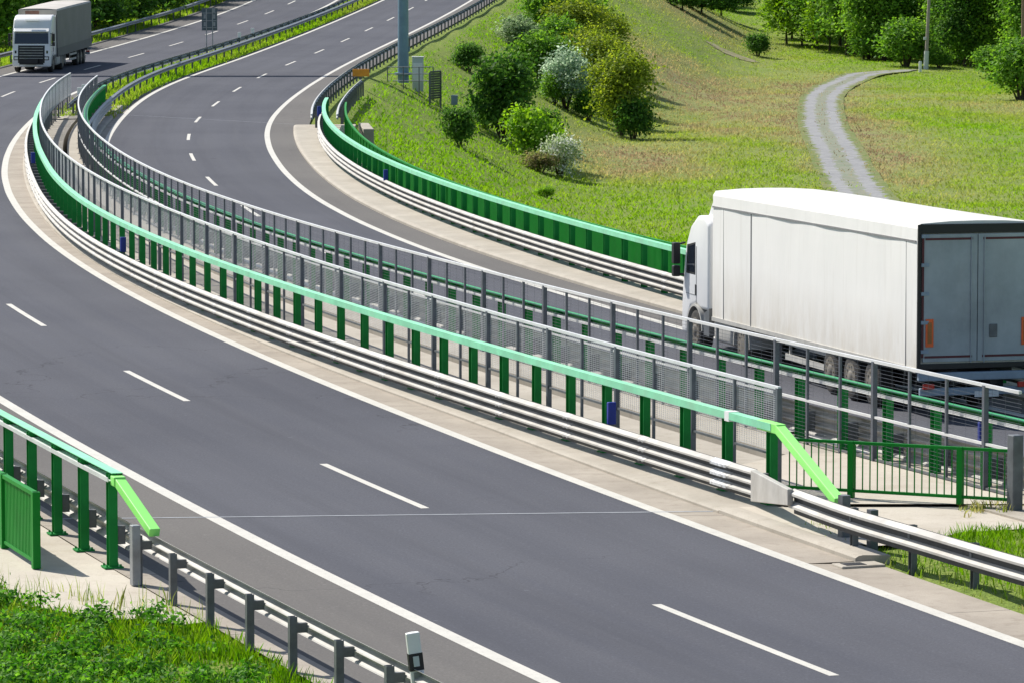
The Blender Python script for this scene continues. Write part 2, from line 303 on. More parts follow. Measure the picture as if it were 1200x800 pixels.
def asphalt(name, a, b, tint, track=True):
    t = NT(name)
    w = t.world()
    col = t.mix(t.noise(w, .09, 3, .55, .35, .65), a, b)
    uv = t.coord('UV', (1.6, .035, 1))
    col = t.mix(t.math('MULTIPLY', t.noise(uv, 1.0, 5, .6, .35, .7), .35), col, tint)          # streaks along the traffic
    g = t.noise(w, 24, 3, .8, .32, .68)
    col = t.mix(t.math('MULTIPLY', g, .50), col, tuple(x * .48 for x in a))                     # stone grain
    g2 = t.noise(w, 9, 4, .75, .55, .75)
    col = t.mix(t.math('MULTIPLY', g2, .22), col, tuple(min(1, x * 1.9) for x in b))
    sp2 = t.noise(w, 3.1, 2, .5, .74, .78); col = t.mix(t.math('MULTIPLY', sp2, .25), col, tuple(x * 2.2 for x in b))
    oil = t.noise(w, .55, 6, .8, .60, .78); col = t.mix(t.math('MULTIPLY', oil, .42), col, tuple(x * .6 for x in a))
    vo = t.n('ShaderNodeTexVoronoi', feature='DISTANCE_TO_EDGE'); vo.inputs['Scale'].default_value = .11
    dv = t.n('ShaderNodeVectorMath', operation='ADD'); nn_ = t.n('ShaderNodeTexNoise'); nn_.inputs['Scale'].default_value = .5; nn_.inputs['Detail'].default_value = 5
    sc_ = t.n('ShaderNodeVectorMath', operation='SCALE'); sc_.inputs['Scale'].default_value = 5.0; t.l(nn_.outputs['Color'], sc_.inputs[0]); t.l(w, nn_.inputs['Vector'])
    t.l(w, dv.inputs[0]); t.l(sc_.outputs[0], dv.inputs[1]); t.l(dv.outputs[0], vo.inputs['Vector'])
    crack = t.math('MULTIPLY', t.math('LESS_THAN', vo.outputs['Distance'], .0032), t.noise(w, .07, 2, .5, .52, .60))
    col = t.mix(t.math('MULTIPLY', crack, .5), col, (.035, .035, .04))
    if track:                                                                                    # oil line down the middle of each lane
        sp = t.n('ShaderNodeSeparateXYZ'); t.l(t.coord('UV'), sp.inputs[0])
        ph = t.math('MULTIPLY', sp.outputs[0], 2 * math.pi / 1.85)
        tr = t.math('MULTIPLY', t.math('ADD', t.math('SINE', ph, 0), 1.0), .5)
        tr = t.math('MULTIPLY', tr, t.noise(uv, 1.7, 3, .6, .3, .7))
        col = t.mix(t.math('MULTIPLY', tr, .30), col, tuple(x * .62 for x in a))
    t.base(col, .95, 0, .10)
    t.bump(t.noise(w, 60, 2, .7, 0, 1), .35, .008)
    return t.m

def concrete(name, a, b, stain=(.16, .13, .09), sc=1.0, joints=None):
    t = NT(name)
    w = t.world()
    col = t.mix(t.noise(w, .45 * sc, 5, .65, .35, .68), a, b)
    col = t.mix(t.math('MULTIPLY', t.noise(w, 2.6 * sc, 6, .75, .52, .75), .55), col, stain)
    col = t.mix(t.math('MULTIPLY', t.noise(w, 40, 2, .7, .4, .75), .28), col, tuple(x * .55 for x in a))
    if joints:
        sp = t.n('ShaderNodeSeparateXYZ'); t.l(t.coord('UV'), sp.inputs[0])
        m = t.math('LESS_THAN', t.math('FRACT', t.math('DIVIDE', sp.outputs[1], joints), 0), .006)
        col = t.mix(t.math('MULTIPLY', m, .7), col, (.06, .055, .05))
    t.base(col, .88, 0, .25)
    t.bump(t.noise(w, 30, 3, .7, 0, 1), .3, .01)
    return t.m

def paint(name, c=(.60, .575, .51), under=(.15, .148, .145), wear=.75):
    t = NT(name)
    w = t.world()
    col = t.mix(t.noise(w, 1.6, 4, .6, .35, .7), tuple(x * .86 for x in c), c)
    f = t.math('MULTIPLY', t.noise(w, 14, 6, .85, .54, .72), wear)
    col = t.mix(f, col, under)
    t.base(col, .6, 0, .4)
    return t.m

def leafmat(name, tr=.42, rough=.55):
    """Foliage coloured per leaf by the 'tone' attribute."""
    t = NT(name)
    a = t.attr('tone')
    t.base(a.outputs['Color'], rough, 0, .10)
    d = t.n('ShaderNodeBsdfTranslucent'); mx = t.n('ShaderNodeMixShader'); mx.inputs[0].default_value = tr
    hs = t.n('ShaderNodeHueSaturation'); hs.inputs['Value'].default_value = 1.25; hs.inputs['Saturation'].default_value = 1.1
    t.l(a.outputs['Color'], hs.inputs['Color']); t.l(hs.outputs[0], d.inputs[0])
    t.l(t.b.outputs[0], mx.inputs[1]); t.l(d.outputs[0], mx.inputs[2]); t.l(mx.outputs[0], t.out.inputs[0])
    return t.m

M = {}
M['asphalt'] = asphalt('asphalt', (.090, .093, .110), (.114, .117, .135), (.134, .134, .145))
M['shoulder'] = asphalt('shoulder asphalt', (.142, .135, .130), (.172, .163, .154), (.195, .184, .170), track=False)
M['gutter'] = concrete('gutter concrete', (.30, .262, .215), (.41, .362, .30), (.17, .135, .10), 1.2, joints=6.0)
M['kerb'] = concrete('kerb concrete', (.36, .325, .27), (.46, .42, .355), (.23, .19, .14), 1.0)
M['slab'] = concrete('slab concrete', (.44, .395, .325), (.54, .49, .41), (.32, .265, .19), .8)
M['deck'] = concrete('deck concrete', (.44, .40, .33), (.54, .49, .41), (.28, .23, .16), .6)
M['paint'] = paint('road paint')
M['bead'] = simple('joint sealant', (.34, .36, .38), .6, var=.25)
M['rubber_joint'] = simple('joint rubber', (.045, .045, .045), .7)
M['zinc'] = simple('galvanised steel', (.43, .415, .385), .6, .05, .16, 1.6, dirt=(.22, .195, .155), dirt_amt=.6)
M['zinc_joint'] = simple('galvanised overlap', (.47, .46, .44), .5, .15, .15, 3)
M['groove_shade'] = simple('dark groove shade sheet', (.055, .056, .058), .7, .1, .3, 3.0)  # near-black colour stands in for shade in the beam grooves
M['zinc_dark'] = simple('weathered steel post', (.135, .145, .155), .55, .3, .25, 4.0)
M['zinc_mid'] = simple('grey steel', (.30, .31, .32), .5, .3, .2, 3.0)
M['fence'] = simple('fence steel', (.34, .345, .36), .5, .2, .2, 4.0)
M['wire'] = simple('mesh wire', (.52, .53, .54), .5, .2, .15, 4.0)
M['fence_post'] = simple('fence post steel', (.125, .135, .16), .45, .25, .2, 4.0)
M['fence_rail'] = simple('fence rail steel', (.70, .70, .69), .45, .15, .1, 2.0)
M['mint'] = simple('mint green paint', (.24, .66, .40), .55, 0, .14, 1.6, dirt=(.30, .40, .28), dirt_amt=.45)
M['green'] = simple('dark green paint', (.010, .225, .042), .55, 0, .15, 2.0, spec=.2)
M['railgreen'] = simple('railing green paint', (.005, .215, .020), .55, 0, .12, 2.0, spec=.2)
M['railmid'] = simple('mid green paint', (.04, .33, .12), .5, 0, .12, 2.0, spec=.3)
M['lime'] = simple('fresh lime paint', (.30, .86, .18), .45, 0, .06, 1.2)
M['black'] = simple('black plastic', (.012, .012, .014), .5)
M['tyre'] = simple('tyre rubber', (.022, .021, .020), .85, 0, .3, 6, dirt=(.11, .09, .065), dirt_amt=.6)
M['rim'] = simple('dusty wheel rim', (.19, .17, .14), .55, .2, .25, 6)
M['blue'] = simple('blue plastic', (.012, .03, .30), .4)
M['white'] = simple('white plastic', (.78, .78, .76), .45, 0, .06)
M['red'] = simple('red lens', (.55, .035, .02), .3)
M['orange'] = simple('orange reflective film', (.80, .13, .025), .4)
M['amber'] = simple('orange sheet', (.82, .30, .02), .45)
M['tarp'] = tarp_mat('white truck tarpaulin', (.80, .785, .75))
M['seam'] = simple('tarpaulin seam', (.20, .20, .20), .7)
M['tarptop'] = simple('white roof tarpaulin', (.64, .625, .59), .6, 0, .08, .5, dirt=(.48, .44, .37), dirt_amt=.5)
M['gtarp'] = simple('grey truck tarpaulin', (.155, .155, .15), .6, 0, .12, .6)
M['gtarp2'] = simple('dark lower tarpaulin', (.085, .088, .095), .6, 0, .12, .6)
M['roof'] = simple('dusty tarpaulin roof', (.46, .43, .39), .7, 0, .15, .7, dirt=(.30, .25, .20), dirt_amt=.5)
M['cab'] = simple('white cab paint', (.80, .80, .795), .22, 0, .03, 1.0)
M['glass'] = simple('tinted glass', (.015, .02, .03), .06, 0, .05, spec=.8)
M['chrome'] = simple('grille slats', (.30, .32, .35), .3, .6)
M['reardoor'] = simple('blue grey door panel', (.33, .37, .385), .5, 0, .25, .7, dirt=(.55, .57, .57), dirt_amt=.7)
M['bumper'] = simple('blue grey bumper', (.26, .33, .40), .5, 0, .18, 2.0)
M['maroon'] = simple('dark red tape', (.09, .012, .02), .5)
M['fender'] = simple('grey mudguard', (.42, .41, .38), .6, 0, .15, 3)
M['gantry'] = simple('blue grey gantry paint', (.16, .26, .34), .45, .1, .15, 1.2)
M['cabinet'] = simple('pale cabinet', (.52, .56, .54), .5, 0, .08)
M['signback'] = simple('sign back sheet', (.085, .115, .13), .5, .2, .2, 3)
M['bark'] = simple('bark', (.085, .065, .045), .9, 0, .35, 5)
M['pole'] = simple('weathered wooden pole', (.34, .29, .25), .85, 0, .15, 3)
M['leaf'] = leafmat('leaves', .5)
M['blade'] = leafmat('grass blades', .48, .7)

# ---------------------------------------------------------------- roads, decks, ground
def loft(name, rows, Y0, Y1, mat, step=2.0, closed=True, **kw):
    n = int((Y1 - Y0) / step) + 1
    Y = np.linspace(Y0, Y1, n); b = MB(); m = len(rows)
    V = np.zeros((n, m, 3))
    for k, (fx, dz) in enumerate(rows):
        V[:, k, 0] = fx(Y); V[:, k, 1] = Y; V[:, k, 2] = road_z(Y) + dz
    fs = [(i * m + k, i * m + (k + 1) % m, (i + 1) * m + (k + 1) % m, (i + 1) * m + k) for i in range(n - 1) for k in range(m if closed else m - 1)]
    if closed: fs += [tuple(range(m)), tuple(range((n - 1) * m, n * m))]
    b.add(V.reshape(-1, 3), fs)
    o = b.build(name, mat)
    return tag(o, **kw)

S = dict(kind='structure')
fA_l, fA_r = (lambda Y: lx('A_left', Y)), (lambda Y: lx('A_right', Y))
fB_l, fB_r = (lambda Y: lx('B_left', Y)), (lambda Y: lx('B_right', Y))
fP1 = lambda Y: lx('par1', Y)
fKA = lambda Y: lx('A_right', Y) + np.minimum(.58 * (lx('par1', Y) - lx('A_right', Y)), .95)
fF1 = lambda Y: lx('f1', Y)
fF2 = lambda Y: lx('f2', Y)
fP2 = lambda Y: lx('f2', Y) + .24
fV1 = lambda Y: lx('f1', Y) + .57 * (lx('f2', Y) - lx('f1', Y))
fV2 = lambda Y: lx('f1', Y) + .69 * (lx('f2', Y) - lx('f1', Y))
fKB = lambda Y: lx('B_left', Y) - .40
fP3 = lambda Y: lx('par3', Y)
fKC = lambda Y: lx('B_right', Y) + 1.25 * np.sqrt(1 + np.gradient(lx('B_right', Y), Y) ** 2)
fR3 = lambda Y: lx('rail3', Y)

YB0, YB1 = 75.0, 224.0
FAR = 560.0
sheet('road', line('A_left', 24, FAR), line('A_right', 24, FAR), M['asphalt'], 3, **S)
sheet('road', line('B_left', 24, FAR), line('B_right', 24, FAR), M['asphalt'], 3, **S)
sheet('hard_shoulder', line('A_left', 24, FAR, -2.45), line('A_left', 24, FAR, 0), M['shoulder'], **S)
sheet('hard_shoulder', line('A_right', 226, FAR, 0), line('A_right', 226, FAR, 1.0), M['shoulder'], **S)
sheet('hard_shoulder', line('B_left', 238, FAR, -.45), line('B_left', 238, FAR, 0), M['shoulder'], **S)
sheet('hard_shoulder', line('B_right', 218, FAR, 0), line('B_right', 218, FAR, 2.0), M['shoulder'], **S)
def XL(fx, Y0, Y1, dz=0., step=2.):
    n = int((Y1 - Y0) / step) + 1; Y = np.linspace(Y0, Y1, n)
    return np.stack([fx(Y), Y, road_z(Y) + dz], 1)
sheet('hard_shoulder', XL(fB_r, 60, 218), XL(fKC, 60, 218), M['shoulder'], **S)
sheet('gutter', XL(fA_r, 69, 226), XL(fKA, 69, 226), M['gutter'], **S)
sheet('gutter', XL(fKB, 60, 238), XL(fB_l, 60, 238), M['gutter'], **S)
sheet('gutter', line('A_right', 30, 69, 0), line('A_right', 30, 69, 1.15), M['gutter'], **S)
sheet('gutter', line('A_left', 24, 120, -2.95), line('A_left', 24, 120, -2.45), M['gutter'], **S)
# painted lines
for nm, off, Y0, Y1, w in (('A_left', 0, 24, FAR, .25), ('A_right', 0, 24, FAR, .25), ('B_left', .02, 24, FAR, .25), ('B_right', 0, 24, FAR, .25)):
    sheet('edge_line', line(nm, Y0, Y1, off - w / 2, dz=.004), line(nm, Y0, Y1, off + w / 2, dz=.004), M['paint'], 1, **S)
def dashes(nm, Y0, phase, w=.15, L=6.0, pitch=18.0):
    P = line(nm, 24, FAR, 0, .5, .004)
    s = np.concatenate([[0], np.cumsum(np.linalg.norm(np.diff(P, axis=0), axis=1))])
    s0 = np.interp(phase, P[:, 1], s) - 20 * pitch
    b = MB()
    while s0 < s[-1] - L:
        if s0 > 0:
            t = np.linspace(s0, s0 + L, 6)
            Q = np.stack([np.interp(t, s, P[:, k]) for k in range(3)], 1)
            b.sweep(Q, [(-w / 2, 0), (w / 2, 0)], closed=False)
        s0 += pitch
    tag(b.build('lane_marking', M['paint'], fix=False), **S)
dashes('A_mid', 24, 58.6, L=6.6)
dashes('B_mid', 24, 169.4)
# expansion joints across both carriageways
for nm, fl, fr, y in (('A', lambda: lx('A_left', 75.6) - 2.4, lambda: fKA(74.9), (74.2, 75.2)), ('B', lambda: fKB(236), lambda: lx('B_right', 219) + 1.2, (232, 221))):
    b = MB(); a0 = (float(fl()), y[0], rz1(y[0]) + .006); a1 = (float(fr()), y[1], rz1(y[1]) + .006)
    for d, w in ((0, .07),):
        b.add([(a0[0], a0[1] + d, a0[2]), (a1[0], a1[1] + d, a1[2]), (a1[0], a1[1] + d + w, a1[2]), (a0[0], a0[1] + d + w, a0[2])], [(0, 1, 2, 3)])
    tag(b.build('expansion_joint', M['bead'], fix=False), **S)

# bridge decks: kerbs and walkways on top, depth below, the road sheets lie 2 cm above the carriageway trough
def off(f, d): return lambda Y: f(Y) + d
loft('bridge_deck', [(off(fA_l, -5.6), .12), (off(fA_l, -3.35), .12), (off(fA_l, -3.3), -.03), (off(fKA, 0), -.03), (off(fKA, .0), .04), (off(fKA, .05), .065),
                     (off(fKA, .12), .075), (fV1, .10), (fV1, -1.3), (off(fA_l, -5.6), -1.3)], YB0, YB1, M['kerb'],
     label='concrete bridge deck carrying the near curving carriageway, with raised kerb and walkway', cat='bridge deck')
loft('bridge_deck', [(fV2, .15), (off(fKB, -.12), .13), (off(fKB, -.05), .115), (fKB, .07), (fKB, -.03), (fKC, -.03), (fKC, .07), (off(fKC, .06), .115), (off(fKC, .14), .13),
                     (off(fR3, .45), .15), (off(fR3, .45), -1.3), (fV2, -1.3)], YB0 - 6, YB1 - 6, M['kerb'],
     label='concrete bridge deck carrying the carriageway with the lorry, beyond the mesh fences', cat='bridge deck')
# kerb runs on past the joints
loft('kerb', [(fKA, -.12), (fKA, .06), (off(fKA, .05), .095), (off(fKA, .12), .11), (off(fKA, .55), .11), (off(fKA, .55), -.12)], 69.2, YB0 - .02, M['kerb'], 1.0, kind='structure')
loft('kerb', [(fV2, -.2), (fV2, .14), (off(fKB, -.05), .12), (fKB, .07), (fKB, -.2)], YB1 - 5.9, 240, M['kerb'], 1.0, kind='structure')
loft('kerb', [(fKA, -.2), (fKA, .07), (off(fKA, .05), .12), (fV1, .14), (fV1, -.2)], YB1 + .1, 234, M['kerb'], 1.0, kind='structure')
# abutments
def block(x0, x1, y0, y1, z0, z1, label):
    b = MB().box(((x0 + x1) / 2, (y0 + y1) / 2, (z0 + z1) / 2), (x1 - x0, y1 - y0, z1 - z0))
    return tag(b.build('abutment', M['deck'], bevel=.03), label, 'abutment')
block(-14, 9.0, 73.2, 76.2, -8, -1.32, 'near concrete abutment wall under the bridge deck of the close carriageway')
block(-34, -22.4, 222, 225, -8, -1.32, 'far concrete abutment wall under the end of the left bridge deck')
block(-20.6, -7.2, 216, 219, -8, -1.32, 'far concrete abutment wall under the end of the right bridge deck')
# wing wall stub beside the end of the right parapet
b = MB().box((-7.0, 213.0, -.45), (.5, 6.5, 1.5), rz=R(4))
tag(b.build('wing_wall', M['kerb'], bevel=.03), 'short pale concrete wing wall behind the far end of the right-hand green railing', 'wing wall')

def poly_sheet(name, pts, z, mat, **kw):
    b = MB(); b.add([(x, y, z) for x, y in pts], [tuple(range(len(pts)))])
    o = b.build(name, mat)
    if o.data.polygons[0].normal.z < 0: o.data.flip_normals()
    return tag(o, **kw)
# paved aprons at the near ends of the bridge
LA = lambda y, d: tuple(line('A_left', y - .5, y + .5, d)[1][:2])
poly_sheet('paved_apron', [LA(78, -2.96), LA(72, -2.96), LA(66, -2.96), LA(64.2, -2.96), (-4.75, 63.0), (-5.3, 63.6), (-6.0, 63.4), (-6.5, 64.2), (-7.3, 64.9), (-7.9, 66.8), (-8.9, 67.4), (-9.6, 69.6), (-11.5, 71.4), (-13.5, 74), (-13.0, 78)], -.012, M['slab'], **S)
poly_sheet('paved_apron', [(float(fKA(74.9)) + .30, 75.0), (float(fKA(71.5)) + .30, 71.5), (5.75, 70.2), (6.6, 70.6), (7.3, 71.8), (8.6, 72.3), (10.2, 72.6), (11.5, 73.5), (11.5, 75.0)], .113, M['slab'], **S)
poly_sheet('paved_apron', [(4.6, 74.97), (12.5, 74.97), (12.5, 76.0), (7.3, 82.2), (5.2, 82.2), (3.6, 79.5)], .165, M['slab'], **S)

# ground: one sheet out to the horizon
def axis(lo, hi, step, ends):
    c = list(np.arange(lo, hi + .1, step)); d = step; a = lo
    left = []
    while a > ends[0]:
        d *= 1.45; a -= d; left.append(a)
    right = []; d = step; a = c[-1]
    while a < ends[1]:
        d *= 1.45; a += d; right.append(a)
    return np.array(left[::-1] + c + right)
gx = axis(-60, 110, 1.5, (-4000, 4000)); gy = axis(20, 620, 1.5, (-2500, 5000))
GX, GY = np.meshgrid(gx, gy)
GZ = ground_z(GX, GY)
trk = np.array([(18.6, 205), (19.4, 240), (20.6, 262), (22.2, 300), (24.0, 340), (26.3, 378), (29.2, 415), (32.6, 440), (36.5, 456), (39.5, 462), (42.5, 464.5)])
def curve(pts, n=90):
    P = np.asarray(pts, float); t = np.linspace(0, len(P) - 1.0001, n); i = t.astype(int); f = (t - i)[:, None]
    g = lambda j: P[np.clip(j, 0, len(P) - 1)]
    p0, p1, p2, p3 = g(i - 1), g(i), g(i + 1), g(i + 2)
    return p1 + .5 * f * (p2 - p0 + f * (2 * p0 - 5 * p1 + 4 * p2 - p3 + f * (3 * (p1 - p2) + p3 - p0)))
TRK = curve(trk, 420)
def dist_track(X, Y):
    d = np.full(np.shape(X), 1e9)
    for p in TRK: d = np.minimum(d, np.hypot(X - p[0], Y - p[1]))
    return d
def blob(X, Y, x, y, rx, ry): return np.exp(-((X - x) / rx) ** 2 - ((Y - y) / ry) ** 2)
def dryness(X, Y):
    """Where the meadow grass is dry and straw coloured."""
    w = wob(X * 2.3 + 9, Y * .8)
    d = .85 * blob(X, Y, 17, 395, 8, 45) + .75 * blob(X, Y, 24, 285, 5, 30) + .55 * blob(X, Y, 9, 300, 6, 25) + .5 * blob(X, Y, 23, 440, 10, 25)
    d += .7 * blob(X, Y, 27.5, 350, 5, 30) + .4 * blob(X, Y, 40, 390, 9, 40) + .4 * blob(X, Y, 20, 500, 14, 30) + .5 * blob(X, Y, 13, 345, 6, 28)
    d += .35 * np.exp(-(dist_track(X, Y) / 3.2) ** 2)
    return np.clip(d * (1 + .45 * w) + .10 * w, 0, 1)
nX, nY = len(gx), len(gy)
me = bpy.data.meshes.new('ground')
V = np.stack([GX, GY, GZ], 2).reshape(-1, 3)
ii, jj = np.meshgrid(np.arange(nX - 1), np.arange(nY - 1))
a = (jj * nX + ii).ravel()
Fq = np.stack([a, a + 1, a + 1 + nX, a + nX], 1)
me.vertices.add(len(V)); me.vertices.foreach_set('co', V.astype(np.float32).ravel())
me.loops.add(Fq.size); me.loops.foreach_set('vertex_index', Fq.astype(np.int32).ravel())
me.polygons.add(len(Fq)); me.polygons.foreach_set('loop_start', (np.arange(len(Fq)) * 4).astype(np.int32))
me.polygons.foreach_set('loop_total', np.full(len(Fq), 4, np.int32))
me.update(calc_edges=True); me.validate()
at = me.attributes.new('dry', 'FLOAT', 'POINT')
at.data.foreach_set('value', dryness(GX, GY).astype(np.float32).ravel())
me.shade_smooth()
t = NT('meadow ground')
w = t.world()
G1, G2, G3 = (.185, .265, .038), (.255, .315, .060), (.120, .195, .030)
DRY, DRY2, EARTH = (.37, .31, .14), (.27, .21, .125), (.27, .22, .13)
col = t.mix(t.noise(w, .12, 4, .6, .35, .65), G1, G2)
col = t.mix(t.math('MULTIPLY', t.noise(w, .9, 5, .7, .48, .70), .7), col, G3)
dcol = t.mix(t.noise(w, .35, 4, .6, .35, .65), DRY, DRY2)
dm = t.math('MULTIPLY', t.attr('dry').outputs['Fac'], t.noise(w, .7, 6, .75, .30, .62))
col = t.mix(dm, col, dcol)
col = t.mix(t.math('MULTIPLY', t.noise(w, 3.2, 5, .75, .62, .76), .4), col, EARTH)
col = t.mix(t.math('MULTIPLY', t.noise(w, 7.0, 4, .8, .46, .66), .38), col, (.055, .105, .016))
t.base(col, .9, 0, .2)
t.bump(t.noise(w, 4.0, 5, .75, 0, 1), .8, .25)
me.materials.append(t.m)
ground = bpy.data.objects.new('ground', me); COL.objects.link(ground); tag(ground, **S)

# gravel track: two wheel lanes with a grassy strip between
t = NT('gravel track'); w = t.world()
g = t.mix(t.noise(w, 1.1, 5, .7, .35, .65), (.225, .225, .23), (.31, .31, .305))
g = t.mix(t.math('MULTIPLY', t.noise(w, 16, 3, .8, .5, .7), .4), g, (.12, .12, .12))
gr = t.mix(t.noise(w, 1.6, 4, .7, .4, .6), (.10, .16, .03), (.20, .19, .08))
sp = t.n('ShaderNodeSeparateXYZ'); t.l(t.coord('UV'), sp.inputs[0])
c = t.math('ABSOLUTE', t.math('SUBTRACT', sp.outputs[0], 2.0), 0)
n1 = t.noise(w, .9, 5, .75, .25, .75)
mid = t.math('LESS_THAN', t.math('ADD', c, t.math('MULTIPLY', n1, .9)), .92)
edge = t.math('GREATER_THAN', t.math('ADD', c, t.math('MULTIPLY', n1, 1.3)), 2.05)
msk = t.math('MAXIMUM', t.math('MULTIPLY', mid, .5), edge)
t.base(t.mix(msk, g, gr), .9, 0, .2); t.bump(t.noise(w, 5, 3, .7, 0, 1), .25, .03)
T = np.gradient(TRK, axis=0); T /= np.linalg.norm(T, axis=1)[:, None]; N = np.stack([T[:, 1], -T[:, 0]], 1)
def tl(o):
    P = TRK + N * o
    return np.stack([P[:, 0], P[:, 1], np.maximum(ground_z(P[:, 0], P[:, 1]), ground_z(TRK[:, 0], TRK[:, 1])) + .05], 1)
TW = 2.0 * np.clip((len(TRK) - np.arange(len(TRK))) / 40.0, .12, 1)[:, None]
sheet('gravel_track', tl(-TW), tl(TW), t.m, 6, **S)
# pale worn dirt path at the foot of the far hillside
DP = curve([(20.8, 475), (22, 475.5), (23.2, 475), (24.4, 473), (25.2, 471.5)], 40)
T2 = np.gradient(DP, axis=0); T2 /= np.linalg.norm(T2, axis=1)[:, None]; N2 = np.stack([T2[:, 1], -T2[:, 0]], 1)
def dl(o, k=1.):
    P = DP + N2 * (o * (np.sin(np.linspace(.05, 3.09, len(DP))) * 2.6 + .1 + .35 * np.sin(np.arange(len(DP)) * .9))[:, None])
    return np.stack([P[:, 0], P[:, 1], ground_z(P[:, 0], P[:, 1]) + .07], 1)
sheet('dirt_path', dl(-1.0), dl(1.0), concrete('pale dirt', (.26, .24, .12), (.36, .32, .20), (.14, .18, .05), 1.4), 3, **S)

# ---------------------------------------------------------------- barriers and fences
def ridged(n, z0, H, D, s, base=0.0, th=.008):
    D = D * 1.25
    """Outline of a corrugated rail with n ridges, bulging towards side s."""
    p = H / n; pts = []
    for k in range(n):
        z = z0 + k * p
        pts += [(0, z + .03 * p), (D * .12, z + .14 * p), (D, z + .46 * p), (D, z + .60 * p), (D * .12, z + .93 * p)]
    pts = pts + [(0, z0 + H)]
    front = [(s * (base + d + th), z) for d, z in pts]; back = [(s * (base + d), z) for d, z in reversed(pts)]
    return front + back

def ridges_over_shade_sheet(path, n, z0, H, s, base, mats, parent, D=.105):
    """Bright pressed ridges over an added dark sheet that paints the groove shade."""
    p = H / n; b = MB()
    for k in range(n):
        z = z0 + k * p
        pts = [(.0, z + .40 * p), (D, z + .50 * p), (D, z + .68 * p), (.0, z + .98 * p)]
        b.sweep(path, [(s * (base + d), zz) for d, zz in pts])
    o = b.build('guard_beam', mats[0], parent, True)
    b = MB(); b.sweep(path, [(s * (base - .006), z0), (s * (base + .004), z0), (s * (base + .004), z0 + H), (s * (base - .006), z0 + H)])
    b.build('groove_shade_plate', mats[1], o if False else parent, True)  # added sheet, shade between the ridges put into its colour
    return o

def ipost(h, w=.14, d=.17, plate=True, t=.016):
    b = MB()
    b.box((0, d / 2, h / 2), (w, t, h)); b.box((0, -d / 2, h / 2), (w, t, h)); b.box((0, 0, h / 2), (t, d - t, h))
    if plate:
        b.box((0, 0, .0125), (.30, .30, .025))
        for x in (-.11, .11):
            for y in (-.11, .11): b.cyl((x, y, .025), (x, y, .06), .016, n=6)
    return b

def along(fx, Y0, Y1, step=1.0, dz=0.0, lat=0.0):
    if isinstance(fx, str): return line(fx, Y0, Y1, lat, step, dz)
    return line(fx, Y0, Y1, lat, step, dz)

def posts(name, path, pitch, make, mat, parent, start=.3, z=0.0, face=0.0, lat=0.0):
    Q, Hd = stations(path, pitch, start); first = None; out = []
    for q, h in zip(Q, Hd):
        q = q.copy(); q[0] += lat * math.cos(h); q[1] += lat * math.sin(h); q[2] += z
        loc = Vector(q) - parent.location
        if first is None:
            first = make().build(name, mat, parent); o = first
            o.location = loc; o.rotation_euler = (0, 0, h)
        else:
            o = first.copy(); COL.objects.link(o); o.location = loc; o.rotation_euler = (0, 0, h)
        out.append(o)
    return out

def parapet(path, s, label, beam_z=(.19, .53), top=1.48, lip=True, foot=.08, pitch=2.0, ridges=3, start=.2, beam_lat=.36, rail_mat='mint'):
    """Bridge safety barrier: green posts, a green top rail, a ridged steel beam towards the traffic (side s)."""
    t = empty('bridge_barrier', tuple(path[0]), label=label, cat='safety barrier', group='green bridge barriers')
    posts('post', path, pitch, lambda: ipost(top - foot - .02), M['green'], t, start=start, z=foot)
    h = .115; w = .16
    b = MB()
    wb = MB() if lip else b
    wb.sweep(path, [(s * .105, top - h), (s * .117, top - h), (s * .117, top), (s * .105, top)])
    if lip: wb.build('rail_web', M['railgreen'], t, True)  # darker green paints the shade under the top flange
    b.sweep(path, [(s * .117, top + .001), (s * .117, top + .013), (-s * (w - .105), top + .013), (-s * (w - .105), top + .001)])
    if not lip: b.sweep(path, [(-s * (w - .105), top - .045), (-s * (w - .117), top - .045), (-s * (w - .117), top), (-s * (w - .105), top)])
    b.build('top_rail', M[rail_mat], t, True)
    b = MB()
    b.sweep(path, [(s * .104, top - h), (s * .104, top - h + .012), (-s * .11, top - h + .012), (-s * .11, top - h)])
    b.sweep(path, [(-s * .111, top - h - .01), (-s * .123, top - h - .01), (-s * .123, top - h + .055), (-s * .111, top - h + .055)])
    if lip: b.build('lower_flange', M['fence_rail'], t, True)
    if lip:
        b = MB(); b.sweep(path, ridged(ridges, beam_z[0], beam_z[1], .085, s, beam_lat)); b.build('guard_beam', M['zinc'], t, True)
    else: ridges_over_shade_sheet(path, ridges, beam_z[0], beam_z[1], s, beam_lat, (M['zinc'], M['groove_shade']), t)
    if not lip:
        def joint():
            q = MB(); p = beam_z[1] / ridges; D = .109
            for k in range(ridges):
                z = beam_z[0] + k * p
                q.sweep([(0, -.16, 0), (0, 0, 0), (0, .16, 0)], [(s * (beam_lat + d), zz) for d, zz in [(0, z + .39 * p), (D, z + .495 * p), (D, z + .69 * p), (0, z + .995 * p)]])
                q.box((s * (beam_lat + D), -.1, z + .52 * p), (.03, .035, .03)); q.box((s * (beam_lat + D), .1, z + .52 * p), (.03, .035, .03))
            return q
        posts('beam_joint', path, 4.0, joint, M['zinc_joint'], t, start=start + 1.0)
    posts('spacer', path, pitch, lambda: MB().box((s * (.08 + beam_lat) / 2, 0, 0), (max(beam_lat - .08, .04), .12, beam_z[1] * .62)), M['zinc_dark'], t, start=start, z=beam_z[0] + beam_z[1] / 2)
    return t

